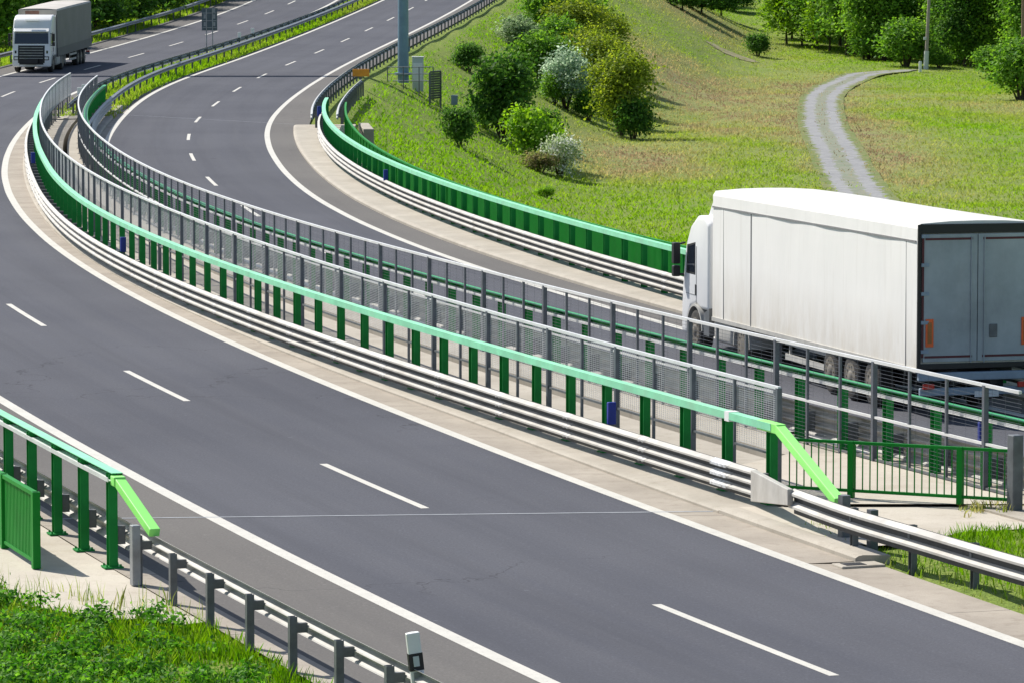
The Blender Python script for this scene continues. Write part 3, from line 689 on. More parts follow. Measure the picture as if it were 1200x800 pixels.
def guardrail(path, s, label, plate=0, pitch=2.0, top=.75, post_h=.72, start=.5, bury=.0, post='zinc_dark', group='steel guardrails', blat=.16, mat='zinc', z=0.):
    t = empty('guardrail', tuple(path[0]), label=label, cat='guardrail', group=group)
    if plate: ridges_over_shade_sheet(path, 2, top - plate + z, plate, s, blat, (M[mat], M['groove_shade']), t)
    else:
        b = MB(); b.sweep(path, ridged(2, top - .31 + z, .31, .082, s, blat)); b.build('guard_beam', M[mat], t, True)
    def mk():
        q = MB(); h = post_h
        q.box((-.05, 0, h / 2 - .1), (.008, .10, h + .2)); q.box((.0, -.05, h / 2 - .1), (.10, .008, h + .2)); q.box((.0, .05, h / 2 - .1), (.10, .008, h + .2))
        return q
    posts('post', path, pitch, mk, M[post], t, start=start, z=z)
    posts('bracket', path, pitch, lambda: MB().box((s * (.05 + blat) / 2, 0, 0), (max(blat - .05, .04), .07, .13)), M['zinc_dark'], t, start=start, z=top - .16 + z)
    return t

def bar_rail(path, label, top=1.2, foot=.12, spacing=.115, post_pitch=2.0, bar=(.028, .055), mat='railgreen', cat='railing', cap=(.09, .06), start=.02, post_size=(.10, .10), group=None, low=.10):
    t = empty('railing', tuple(path[0]), label=label, cat=cat, group=group)
    posts('post', path, post_pitch, lambda: MB().box((0, 0, (top - foot) / 2), (post_size[0], post_size[1], top - foot)), M[mat], t, start=start, z=foot)
    b = MB(); c, d = cap
    b.sweep(path, [(-c / 2, top - d), (c / 2, top - d), (c / 2, top), (-c / 2, top)]); b.build('top_rail', M[mat], t, True)
    b = MB(); b.sweep(path, [(-.03, foot + low - .02), (.03, foot + low - .02), (.03, foot + low + .03), (-.03, foot + low + .03)]); b.build('bottom_rail', M[mat], t, True)
    Q, Hd = stations(path, spacing, .06); b = MB()
    for q, h in zip(Q, Hd):
        b.box((q[0], q[1], q[2] + (top - d + foot + low) / 2), (bar[0], bar[1], top - d - foot - low - .02), rz=h)
    tag(b.build('bars', M[mat], t, True), kind='stuff')
    return t

def fence(path, label, wr=(.0032, .0024), ws=(.038, .11), wm='wire', top=2.0, foot=.14, mid=None, mesh0=.25, pitch=1.5, every=3, start=.05, wires=True):
    t = empty('mesh_fence', tuple(path[0]), label=label, cat='fence', group='steel mesh fences on the bridge')
    Q, Hd = stations(path, pitch, start)
    thick = MB().box((0, 0, (top - foot) / 2), (.09, .09, top - foot)); thin = MB().box((0, 0, (top - foot) / 2), (.045, .06, top - foot))
    thick.box((0, 0, .008), (.2, .2, .016))
    A = thick.build('post', M['fence_post'], t); B = thin.build('post', M['fence_post'], t); ua = ub = False
    for k, (q, h) in enumerate(zip(Q, Hd)):
        big = k % every == 0
        src = A if big else B
        if big and not ua: o, ua = A, True
        elif not big and not ub: o, ub = B, True
        else:
            o = src.copy(); COL.objects.link(o)
        o.location = Vector(q) + Vector((0, 0, foot)) - t.location; o.rotation_euler = (0, 0, h)
    sq = lambda z, w, hh: [(-w / 2, z - hh), (w / 2, z - hh), (w / 2, z), (-w / 2, z)]
    b = MB(); b.sweep(path, sq(top + .03, .06, .055)); b.build('top_rail', M['fence_rail'], t, True)
    if mid: b = MB(); b.sweep(path, sq(mid, .05, .045)); b.build('middle_rail', M['fence_rail'], t, True)
    b = MB(); b.sweep(path, sq(mesh0, .04, .04)); b.build('bottom_rail', M['zinc_dark'], t, True)
    if wires:
        b = MB(); r = wr[0]
        for z in np.arange(mesh0 + .04, top - .03, ws[0]):
            b.sweep(path[::2] if len(path) > 60 else path, [(-r + .03, z - r), (r + .03, z - r), (r + .03, z + r), (-r + .03, z + r)], caps=False)
        Q, Hd = stations(path, ws[1], .1); r = wr[1]
        for q, h in zip(Q, Hd):
            b.box((q[0] + .03 * math.cos(h), q[1] + .03 * math.sin(h), q[2] + (mesh0 + top) / 2), (2 * r, 2 * r, top - mesh0 - .03), rz=h)
        tag(b.build('mesh_panel', M[wm], t, True, fix=False), kind='stuff')
    return t

# --- near carriageway, median side
P = along('par1', 75.4, 226, 1.5)
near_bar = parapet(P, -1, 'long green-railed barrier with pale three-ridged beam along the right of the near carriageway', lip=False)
b = MB()     # sloping end of the top rail, in fresher paint
e0 = Vector(P[0]); d0 = Vector(P[0] - P[1]).normalized()
b.bar(e0 + Vector((0, 0, 1.417)) - d0 * .62 + Vector((-.02, 0, 0)), e0 + Vector((-.02, 0, 1.417)) + d0 * .25, .18, .165)
b.bar(e0 + Vector((-.02, 0, 1.42)) + d0 * .17, Vector((5.33, 71.65, .62)), .17, .15)
near_end = b.build('sloped_end', M['lime'], near_bar, True, bevel=.012)
near_end['label'] = 'bright lime green sloping end of the rail'
b = MB(); b.bar(e0 + Vector((-.02, 0, 1.417)) - d0 * 2.05, e0 + Vector((-.02, 0, 1.417)) - d0 * 1.85, .20, .17)
b.build('rail_joint', M['white'], near_bar, True)
# beam running on: reflector, wedge, then a two-ridged rail
YB = np.array([81.0, 78.6, 77.0, 75.6, 75.4])
bx = lambda y: float(lx('par1', y))
pw = [Vector((bx(75.4) - .36, 75.2, 0)), Vector((4.62, 72.6, 0))]
b = MB()
def ring(p, z0, z1, dd, n):
    return [p + n * dd + Vector((0, 0, z0)), p + n * dd + Vector((0, 0, z1)), p - n * .02 + Vector((0, 0, z1)), p - n * .02 + Vector((0, 0, z0))]
nn = Vector((-.94, -.33, 0))
ra, rb = ring(pw[0], .18, .72, .10, nn), ring(pw[1], .45, .72, .085, nn)
b.add(ra + rb, [(0, 1, 2, 3), (7, 6, 5, 4), (0, 4, 5, 1), (1, 5, 6, 2), (2, 6, 7, 3), (3, 7, 4, 0)])
b.build('transition_piece', M['zinc'], near_bar, True, bevel=.012)
pr = along('par1', 76.5, 77.15, .2)
b = MB(); [b.sweep(pr, [(-(.36 + d), .19 + .53 / 3 * (k + zz)) for d, zz in [(0, .26), (.113, .40), (.113, .66), (0, 1.0)]]) for k in range(3)]; b.build('reflector_patch', simple('reflective patch', (.62, .64, .66), .35, .3, .5, 14), near_bar, True)
gp = np.array([(4.62 + .10, 72.75, 0), (5.45, 70.3, 0), (6.35, 67.9, 0), (7.25, 65.5, 0), (8.25, 63.0, 0), (9.4, 60.2, 0), (10.7, 57, 0), (12.6, 52.4, 0), (16, 44, 0)])
gp = curve(gp, 40); gp[:, 2] = 0.0
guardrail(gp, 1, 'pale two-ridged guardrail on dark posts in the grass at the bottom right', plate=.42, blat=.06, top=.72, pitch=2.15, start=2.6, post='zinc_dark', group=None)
b = MB(); b.box((5.38, 71.3, .36), (.14, .18, .86), rz=.35); b.build('end_post', M['zinc_dark'], near_bar, True)
b = MB(); b.box((5.75, 70.2, .30), (.13, .16, .80), rz=.35); b.build('end_post', M['zinc_dark'], near_bar, True)

# --- fences on the median
fence(along('f1', 76.3, 236, 1.5), 'pale mesh fence closest to the near carriageway, behind the long green barrier', mesh0=.85, pitch=2.0, every=2, start=.03)
F2P = along('f2', 75.6, 232.5, 1.5)
fence(F2P, 'taller dark-posted mesh fence with a white middle rail, nearer to the lorry', (.0024, .0015), (.07, .5), 'fence_post', mid=1.0, mesh0=.22, pitch=1.5, every=3, start=4.3 % 1.5)
b = MB().box((8.49, 74.35, .74), (.20, .20, 1.36), rz=.45)
tag(b.build('fence_post', M['zinc_dark'], bevel=.015), 'thick dark end post at the right edge where green pedestrian railing meets fence', 'fence post')

# --- far carriageway, median side: seen from behind
parapet(line(fP2, 66, 234, .05, 1.5), 1, 'green barrier seen from behind through the mesh fences left of the lorry', rail_mat='railmid', beam_z=(.18, .58), top=1.45, beam_lat=.30)
# --- far carriageway, outer side
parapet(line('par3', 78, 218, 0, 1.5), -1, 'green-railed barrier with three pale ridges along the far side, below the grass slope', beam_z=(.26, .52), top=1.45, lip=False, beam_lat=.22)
bar_rail(line('rail3', 78, 216.5, 0, 1.5), 'green bar railing behind the far barrier, directly above the grass slope', top=1.30, post_pitch=2.0)

# --- near carriageway, outer side (bottom left)
LP = line('A_left', 69.3, 120, -2.93, 1.5)
lb = parapet(LP, 1, 'green barrier with tall dark green posts at the lower left, ending in a sloping rail', beam_z=(.28, .46), top=1.50, ridges=2, start=.25, foot=.0, beam_lat=.20)
b = MB(); q0 = Vector(LP[0]); d0 = Vector(LP[0] - LP[1]).normalized()
b.bar(q0 + Vector((.02, 0, 1.40)) - d0 * .02, q0 + Vector((.02, 0, 1.40)) + d0 * .22, .19, .15)
b.bar(q0 + Vector((.02, 0, 1.41)) + d0 * .14, Vector((-5.42, 66.75, .80)), .17, .13)
b.build('sloped_end', M['lime'], lb, True, bevel=.012)['label'] = 'bright lime green sloping end of the rail'
bar_rail(line('A_left', 69.75, 110, -4.08, 1.0), 'dense green bar railing at the lower left edge, outside the tall green posts', top=1.2, foot=.0, spacing=.11, bar=(.028, .06), post_pitch=2.4, post_size=(.12, .14), start=.05)
gl = line('A_left', 36, 69.2, -2.97, 1.0)
guardrail(gl, 1, 'steel guardrail seen from behind at the bottom left, on grey posts in the grass', pitch=2.1, start=.4, post='zinc_dark', group=None, blat=.20, top=.76, post_h=.76)
for x, y, h in ((-5.72, 66.75, .92),):
    b = MB(); b.box((0, 0, h / 2), (.13, .15, h))
    o = b.build('end_post', M['zinc_mid'], lb, False, bevel=.01); o.location = Vector((x, y, 0)) - lb.location; o.rotation_euler = (0, 0, .4)

# --- pedestrian railing closing the walkway (bottom right)
ped = np.array([(4.95, 77.7, .165), (5.8, 75.55, .165), (8.42, 74.62, .165)])
pp = np.concatenate([np.linspace(ped[0], ped[1], 8)[:-1], np.linspace(ped[1], ped[2], 10)])
bar_rail(np.array([(p[0], p[1], .165) for p in np.linspace((4.75, 76.3, 0), (8.45, 74.55, 0), 14)]), 'thin-barred green pedestrian railing across the walkway at the lower right', top=.98, foot=0.0, spacing=.135, bar=(.018, .018), post_pitch=1.98, post_size=(.12, .10), start=1.2, cap=(.06, .05), low=.12)

# --- guardrails beyond the bridge
guardrail(line('A_right', 228, 540, 1.95, 2.0, .02), -1, 'dark guardrail on the grass median facing the left carriageway, beyond the bridge', pitch=4.0, mat='zinc_mid')
guardrail(line('B_left', 204, 540, -.98, 2.0, .05), 1, 'grey-topped guardrail on the grass median beside the right carriageway', pitch=4.0, mat='zinc_mid', top=.8)
guardrail(line('A_left', 262, 540, -2.75, 2.0, 0), 1, 'long dark guardrail along the foot of the trees at the top left', pitch=4.0, mat='zinc_mid', top=.85, post_h=.8)
guardrail(line('B_right', 214, 540, 2.35, 2.0, 0), -1, 'dark guardrail curving uphill past the gantry pole at the top centre', pitch=3.0, mat='zinc_mid', top=.85, post_h=.8)
guardrail(line('B_right', 219, 262, 3.6, 2.0, -.08), -1, 'short second guardrail on the grass edge behind the orange plate', pitch=2.5, mat='zinc_mid', top=.7, post_h=.65)

# --- small things on the barriers
def delineator(name, x, y, z, label, rz=0, col='blue', s=(.16, .10, .42)):
    t = empty(name, (x, y, z), (0, 0, rz), label=label, cat='delineator')
    MB().box((0, 0, s[2] / 2), s).build('marker_body', M[col], t, bevel=.015)
    MB().box((0, s[1] / 2 + .004, s[2] * .62), (s[0] * .5, .006, s[2] * .3)).build('reflector', M['cabinet'], t)
    MB().box((0, .0, -.05), (s[0] * .5, s[1] * .5, .10)).build('clamp', M['zinc_dark'], t)
    return t
def on(nm, y, lat, z): p = line(nm, y - 1, y + 1, lat)[1]; return p[0], p[1], p[2] + z
delineator('blue_delineator', *on('par1', 82.5, -.16, .68), 'blue marker block on a green post of the near barrier, left of the pedestrian railing', .3)
delineator('blue_delineator', *on('par1', 125.5, -.22, .72), 'blue marker block on the middle of the long near barrier', .3)
delineator('blue_delineator', *on('par1', 172, -.22, .72), 'blue marker block at the far curve of the near barrier', .2)
delineator('blue_delineator', *on('par3', 160, -.22, .72), 'blue marker block low on the far green barrier below the shrubs', .2)
delineator('blue_delineator', *on('par3', 216, -.35, .62), 'blue marker block at the far left tip of the far green barrier', .2, s=(.2, .12, .5))
delineator('blue_delineator', 8.28, 77.4, .90, 'blue marker block seen through the mesh fence left of the right edge', .3, s=(.2, .1, .4))
for y, lb_ in ((239, 'white-topped marker post on the median guardrail, right of the long lorry shadow'), (243, 'second white-topped marker post on the median guardrail, further from the lorry shadow'), (322, 'white marker post on the median guardrail just right of the grey sign'), (329, 'white marker post on the median guardrail, second to the right of the grey sign')):
    x, y_, z = on('A_right', y, 1.75, .70)
    delineator('marker_post', x, y_, z, lb_, 0, 'white', (.24, .14, .42))
# roadside post, bottom left
t = empty('roadside_marker_post', (-1.19, 54.7, .72), (R(2), R(-7), .25), label='white and black marker post on top of the guardrail at the bottom edge', cat='marker post')
b = MB(); b.prism([(-.085, -.05), (.085, -.05), (.085, .03), (.0, .06), (-.085, .03)], 'z', -.22, .50); b.build('post_body', M['white'], t, bevel=.01)
b = MB(); b.prism([(-.091, -.055), (.091, -.055), (.091, .034), (.0, .066), (-.091, .034)], 'z', .02, .24); b.build('black_band', M['black'], t)
MB().box((0, -.060, .14), (.075, .008, .13)).build('reflector', M['cabinet'], t)
MB().box((0, .0, -.10), (.10, .12, .2)).build('clamp', M['zinc_mid'], t)
# drain opening in the kerb
t = empty('drain', (5.42, 68.75, -.03), (0, 0, .35), label='small dark drain opening with a concrete rim at the end of the kerb, lower right', cat='drain')
MB().box((0, 0, .035), (.75, .42, .07)).build('rim', M['kerb'], t, bevel=.02)
MB().box((-.1, -.02, .062), (.34, .26, .03)).build('grate', M['black'], t)

# ---------------------------------------------------------------- lorries
def wheel(parent, x, y, r=.50, w=.32, side=-1, dual=False):
    b = MB(); ww = .62 if dual else w
    x0, x1 = (x, x - side * ww)
    prof = [(0, .80), (.02, .93), (.06, 1.0), (ww - .06, 1.0), (ww - .02, .93), (ww, .80)]
    n = 28
    V = []
    for d, k in prof:
        for i in range(n):
            a = 2 * math.pi * i / n
            V.append((x - side * d, y + math.cos(a) * r * k, r + math.sin(a) * r * k))
    F_ = [(j * n + i, j * n + (i + 1) % n, (j + 1) * n + (i + 1) % n, (j + 1) * n + i) for j in range(len(prof) - 1) for i in range(n)]
    b.add(V, F_ + [tuple(range(n)), tuple(range((len(prof) - 1) * n, len(prof) * n))])
    w_ = b.build('wheel', M['tyre'], parent, smooth=40)
    b = MB()
    b.cyl((x + side * .004, y, r), (x - side * .03, y, r), r * .62, r * .62, 24)
    b.cyl((x + side * (.035 if not dual else .012), y, r), (x + side * .003, y, r), r * .2, r * .30, 16)
    for i in range(10):
        a = i * math.pi / 5; b.cyl((x + side * .02, y + math.cos(a) * r * .47, r + math.sin(a) * r * .47), (x, y + math.cos(a) * r * .47, r + math.sin(a) * r * .47), .022, n=6)
    b.build('rim', M['rim'], w_, smooth=40)
    return w_

def panel(name, pts, mat, parent, th=.006, **kw):
    """A thin plate from a planar 3-D outline, given thickness along its normal."""
    P = [Vector(p) for p in pts]; nrm = Vector((0, 0, 0))
    for i in range(len(P)): nrm += P[i].cross(P[(i + 1) % len(P)])
    nrm.normalize(); n = len(P)
    b = MB(); b.add([p for p in P] + [p + nrm * th for p in P], [tuple(range(n))[::-1], tuple(range(n, 2 * n))] + [(k, (k + 1) % n, n + (k + 1) % n, n + k) for k in range(n)])
    return b.build(name, mat, parent, **kw)

def lorry(loc, rot, label, sidemat, roofmat, grey=False):
    t = empty('articulated_lorry', loc, rot, label=label, cat='lorry', group='articulated lorries')
    L, W2 = 13.6, 1.275
    sh = lambda y: -.13 * y / L
    zb, zt_, zs = 1.06, (4.12 if grey else 4.0), 3.62
    # trailer box: curtains, loose upper band, slightly humped roof
    ys = np.linspace(0, L, 18)
    def ringx(y, k):
        hump = .03 * math.sin(math.pi * min(max((y - 6) / 8.0, 0), 1)) if not grey else .03 * math.sin(math.pi * y / L)
        s = sh(y); wv = .012 * math.sin(k * 1.7)
        return [(-W2, y, zb + s), (-W2 - wv, y, zs + s), (-W2 + .004, y, zt_ - .12 + s), (-W2 + .07, y, zt_ - .02 + s + hump * .6), (-.6, y, zt_ + .02 + s + hump), (0, y, zt_ + .03 + s + hump),
                (.6, y, zt_ + .02 + s + hump), (W2 - .07, y, zt_ - .02 + s + hump * .6), (W2 - .004, y, zt_ - .12 + s), (W2 + wv, y, zs + s), (W2, y, zb + s)]
    b = MB(); V = []; m = 11
    for k, y in enumerate(ys): V += ringx(y, k)
    fs = []; mi = []
    for i in range(len(ys) - 1):
        for j in range(m): fs.append((i * m + j, i * m + (j + 1) % m, (i + 1) * m + (j + 1) % m, (i + 1) * m + j))
    b.add(V, fs + [tuple(range(m))[::-1], tuple(range((len(ys) - 1) * m, len(ys) * m))])
    box = b.build('trailer_body', [sidemat, roofmat], t, smooth=25)
    for p in box.data.polygons:
        if p.normal.z > .3: p.material_index = 1
    if not grey:
        for sd in (-1, 1):
            b = MB()
            for y in (.62, 10.75, 12.75):
                b.box((sd * (W2 + .006), y, (zb + zs) / 2 + sh(y)), (.012, .022, zs - zb))
            b.build('curtain_seam', M['seam'], t)
            b = MB(); b.bar((sd * (W2 + .012), .05, zs + sh(0)), (sd * (W2 + .012), L - .02, zs + sh(L)), .02, .035); b.build('curtain_rail', M['seam'], t)
            b = MB(); b.bar((sd * (W2 - .01), 0, zb - .03 + sh(0)), (sd * (W2 - .01), L, zb - .03 + sh(L)), .06, .09); b.build('side_rail', M['fender'], t)
    else:
        for sd in (-1, 1):
            panel('lower_curtain_band', [(sd * (W2 + .012), .02, zb), (sd * (W2 + .012), L - .02, zb + sh(L)), (sd * (W2 + .012), L - .02, zb + .55 + sh(L)), (sd * (W2 + .012), .02, zb + .55)][::sd], M['gtarp2'], t, .012)
        b = MB(); b.box((0, L - .02 + .03, zt_ - .22 + sh(L)), (2.5, .06, .34)); b.build('front_cap', M['roof'], t, bevel=.02)
        b = MB(); b.box((.35, L + .045, zt_ - .22 + sh(L)), (.9, .02, .22)); b.build('rust_patch', simple('rusty sheet', (.22, .12, .09), .8, var=.3), t)
    # rear frame and doors
    b = MB(); z0, z1 = zb, zt_ - .04
    for x in (-W2 + .035, W2 - .035): b.box((x, -.03, (z0 + z1) / 2), (.07, .06, z1 - z0))
    b.box((0, -.03, z1 - .09), (2 * W2 - .14, .06, .18)); b.box((0, -.03, z0 + .05), (2 * W2 - .14, .06, .10))
    b.build('rear_frame', M['black'], t, bevel=.008)
    for sd in (-1, 1):
        d = MB(); d.box((sd * .585, -.045, (z0 + z1) / 2 - .03), (1.155, .05, z1 - z0 - .33)); dr = d.build('rear_door', M['reardoor'], t, bevel=.008)
        MB().cyl((sd * .14, -.085, z0 + .12), (sd * .14, -.085, z1 - .25), .014, n=8).build('locking_bar', M['reardoor'], dr)
        b = MB()
        for k in range(5): b.box((sd * 1.13, -.078, z0 + .35 + k * .58), (.16, .03, .07))
        b.build('hinge', M['bumper'], dr)
        b = MB(); x0 = sd * .10; x1 = sd * 1.14
        b.box(((x0 + x1) / 2, -.073, z0 + .24), (1.02, .006, .045)); b.box(((x0 + x1) / 2, -.073, z1 - .29), (1.02, .006, .045)); b.box((x1 + sd * .035, -.073, (z0 + z1) / 2 - .02), (.045, .006, z1 - z0 - .5))
        b.build('marking_tape', M['maroon'], dr)
        p = MB(); p.box((sd * 1.03, -.085, z0 + .72), (.17, .014, .56)); pl = p.build('reflective_plate', M['orange'], t, bevel=.01)
        MB().box((sd * 1.03, -.094, z0 + .72), (.085, .008, .42)).build('plate_centre', simple('amber plate centre', (.34, .13, .03), .4), pl)
    MB().box((.34, -.085, z0 + .74), (.17, .02, .27)).build('document_box', M['zinc_dark'], t, bevel=.015)
    b = MB(); b.box((0, -.02, .90), (2.5, .12, .17)); b.box((0, .08, .58), (2.36, .10, .16)); b.build('rear_bumper', M['bumper'], t, bevel=.02)
    for sd in (-1, 1):
        MB().box((sd * 1.02, -.02, .70), (.24, .07, .11)).build('tail_light', M['red'], t, bevel=.015)
        MB().box((sd * .55, .6, .60), (.55, .02, .5)).build('mud_flap', M['black'], t)
    MB().box((.25, .02, .52), (.52, .012, .12)).build('number_plate', M['white'], t)
    # chassis, guards, wheels
    b = MB()
    for x in (-.42, .42): b.box((x, 6.6, .86), (.14, 13.0, .30))
    for k in range(7): b.box((0, 1 + k * 2, .90), (2.3, .12, .14))
    b.box((0, 3.9, .62), (1.5, 3.2, .28)); b.box((0, 14.4, .74), (.95, 4.4, .28))
    b.build('chassis', M['black'], t)
    for sd in (-1, 1):
        b = MB(); b.box((sd * 1.19, 7.0, .52), (.03, 3.0, .13)); b.box((sd * 1.19, 7.0, .84), (.03, 3.0, .13))
        for y in (5.7, 8.3): b.box((sd * 1.15, y, .75), (.05, .06, .55))
        b.build('side_guard', M['fender'], t)
        b = MB(); b.box((sd * 1.05, 9.35, .62), (.05, .08, .7)); b.build('support_leg', M['zinc_mid'], t)
        for y in (2.75, 4.06, 5.37): wheel(t, sd * 1.25, y, .50, .38, sd)
        wheel(t, sd * 1.24, 11.45, .50, .32, sd, True)
        wheel(t, sd * 1.24, 15.05, .50, .34, sd)
        b = MB(); r = .60; arc = [(11.45 + r * math.cos(a), .5 + r * math.sin(a)) for a in np.linspace(-.1, math.pi + .1, 15)]; arc2 = [(11.45 + (r - .04) * math.cos(a), .5 + (r - .04) * math.sin(a)) for a in np.linspace(math.pi + .1, -.1, 15)]
        b.prism(arc + arc2, 'x', sd * .65, sd * 1.27); b.build('mudguard', M['fender'], t, smooth=40)
        b = MB(); r = .62; arc = [(15.05 + r * math.cos(a), .5 + r * math.sin(a)) for a in np.linspace(.1, math.pi * .98, 13)]; arc2 = [(15.05 + (r - .05) * math.cos(a), .5 + (r - .05) * math.sin(a)) for a in np.linspace(math.pi * .98, .1, 13)]
        b.prism(arc + arc2, 'x', sd * .8, sd * 1.262); b.build('mudguard', M['fender'], t, smooth=40)
        b = MB(); b.box((sd * .98, 13.0, .66), (.5, 1.35, .58)); b.build('fuel_tank' if sd < 0 else 'equipment_box', M['fender'], t, bevel=.12, seg=3, smooth=40)
        MB().box((sd * 1.15, 12.16, .72), (.06, .16, .13)).build('side_lamp', M['orange'], t, bevel=.02)
        b = MB(); b.prism([(13.95, .45), (14.38, .45), (14.38, .95), (13.95, 1.1)], 'x', sd * .8, sd * 1.24); b.build('step', M['zinc_dark'], t)
    # cab: side outline swept across, rounded
    hi = .42 if grey else .0
    prof = [(14.05, 1.02), (14.05, 3.05 + hi), (14.35, 3.24 + hi), (14.95, 3.20 + hi), (15.45, 2.95 + hi), (15.78, 2.55 + hi * .7), (15.90, 2.30 + hi * .5), (16.10, 1.45), (16.16, 1.0), (16.16, .36), (15.70, .36), (15.66, .75), (15.45, 1.02), (15.05, 1.12), (14.66, 1.02)]
    b = MB(); b.prism(prof, 'x', -1.235, 1.235)
    cab = b.build('cab', M['cab'], t, bevel=.10, seg=4, smooth=35)
    for sd in (-1, 1):
        X = sd * 1.239
        w = panel('side_window', [(X, 15.10, 1.85), (X, 15.72, 1.85), (X, 15.66, 2.42), (X, 15.10, 2.52)][::-sd], M['glass'], cab, .006)
        panel('window_frame', [(X - sd * .002, 15.05, 1.80), (X - sd * .002, 15.78, 1.80), (X - sd * .002, 15.70, 2.47), (X - sd * .002, 15.05, 2.57)][::-sd], M['black'], cab, .004)
        b = MB(); b.box((X, 15.0, 1.45), (.03, .09, .26)); b.build('door_handle', M['black'], cab, bevel=.01)
        b = MB(); b.box((X + sd * .0, 14.97, 1.75), (.008, .014, 1.45)); b.box((X, 15.38, 1.33), (.008, .8, .012)); b.build('door_seam', M['seam'], cab)
        b = MB(); b.box((sd * 1.42, 16.0, 2.25), (.17, .20, .50)); b.box((sd * 1.42, 16.0, 1.83), (.17, .18, .26)); b.bar((sd * 1.2, 15.95, 2.50), (sd * 1.42, 16.0, 2.45), .05, .05); b.bar((sd * 1.2, 15.95, 1.75), (sd * 1.42, 16.0, 1.75), .05, .05)
        b.build('mirror', M['black'], cab, bevel=.04)
        # side fairing behind the cab
        if grey: panel('side_fairing', [(sd * 1.22, 13.80, 1.0), (sd * 1.22, 14.06, 1.0), (sd * 1.22, 14.06, 3.1 + hi), (sd * 1.20, 13.80, 3.2 + hi)][::-sd], M['cab'], cab, .03)
    # roof deflector
    b = MB(); zr = 3.20 + hi
    if not grey: b.prism([(14.02, zr - .05), (14.72, zr - .03), (14.40, zr + .30), (14.12, zr + .56 - hi * .7), (14.02, zr + .58 - hi * .7)], 'x', -1.05, 1.05)
    if not grey: b.build('roof_deflector', M['cab'], cab, bevel=.05, seg=3, smooth=35)
    # front face
    fz = lambda z: 15.92 + (16.10 - 15.92) * (2.30 - z) / .85
    def front(name, x0, x1, z0, z1, mat, o=.012, th=.012, par=cab, xt=0):
        ys_ = (fz(z0) if z0 > 1.45 else 16.10 + .06 * (1.45 - z0) / .45 if z0 > 1.0 else 16.16), (fz(z1) if z1 > 1.45 else 16.10 + .06 * (1.45 - z1) / .45 if z1 > 1.0 else 16.16)
        return panel(name, [(x1, ys_[0] + o, z0), (x0, ys_[0] + o, z0), (x0 + xt, ys_[1] + o, z1), (x1 - xt, ys_[1] + o, z1)], mat, par, th)
    front('windscreen', -1.10, 1.10, *((1.84, 2.56) if grey else (1.72, 2.36)), M['glass'], .010, .014, xt=.03)
    b = MB(); gw = .86 if grey else .80; V = []
    for z in ((.62, 1.0, 1.45, 1.74) if grey else (.98, 1.0, 1.45, 1.60)):
        y = 16.16 - .06 * max(0, z - 1.0) / .45 if z <= 1.45 else fz(z)
        V += [(-gw, y + .014, z), (gw, y + .014, z), (gw, y - .02, z), (-gw, y - .02, z)]
    b.add(V, [(0, 1, 2, 3), (12, 13, 14, 15)] + [(4 * i + k, 4 * i + (k + 1) % 4, 4 * i + 4 + (k + 1) % 4, 4 * i + 4 + k) for i in range(3) for k in range(4)])
    gr = b.build('grille', M['black'], cab)
    for k in range(5):
        z = (.92 + k * .17) if grey else 1.04 + k * .125; y = 16.10 + .06 * max(0, (1.45 - z) / .45) if z < 1.45 else fz(z)
        MB().box((0, y + .045, z), (1.52, .03, .045)).build('slat', M['chrome'], gr)
    front('lower_grille', -.78, .78, .52, .82, M['black'], .006, .014)
    pass
    b = MB(); vz = .26 if grey else 0
    b.prism([(15.80, 2.44 + vz), (16.04, 2.34 + vz), (16.06, 2.38 + vz), (15.80, 2.56 + vz)], 'x', -1.12, 1.12); b.build('sun_visor', M['cab'] if grey else M['black'], cab, bevel=.012)
    for sd in (-1, 1):
        b = MB(); b.box((sd * .98, 16.14, .92), (.34, .10, .26)); h_ = b.build('headlight', M['glass'], cab, bevel=.04, seg=3)
        MB().box((sd * .98, 16.195, .92), (.22, .012, .14)).build('lamp', M['white'], h_, bevel=.004)
        b = MB(); b.box((sd * 1.02, 16.11, 1.28), (.12, .04, .26)); b.build('side_vent', M['glass'], cab, bevel=.01)
    MB().box((0, 16.18, .46), (.52, .014, .11)).build('number_plate', M['white'], cab)
    MB().box((0, 15.60, 2.92 + hi), (.9, .03, .14), rx=R(50)).build('roof_badge', M['cabinet'], cab)
    return t

hd = R(15.0)
rl = Vector((8.15, 89.0, 0)); right = Vector((math.cos(hd), math.sin(hd), 0))
lorry(tuple(rl + right * 1.275), (0, 0, hd), 'white curtain-sided lorry with dark blue-grey rear doors, driving away at the right', M['tarp'], M['tarptop'])
heading = math.atan2(.066, -1)        # facing the camera
hx, hy = -.066, -.998
ang = math.atan2(-hx, hy)
fr = Vector((-30.78, 284.6, 0)); ro = fr - Vector((hx, hy, 0)) * 16.16
sl = (rz1(ro.y) - rz1(fr.y)) / 16.16
lorry((ro.x, ro.y, rz1(ro.y) + .0), (-math.atan(sl), 0, ang), 'white-cabbed lorry with grey tarpaulin trailer coming towards us at the top left', M['gtarp'], M['roof'], grey=True)

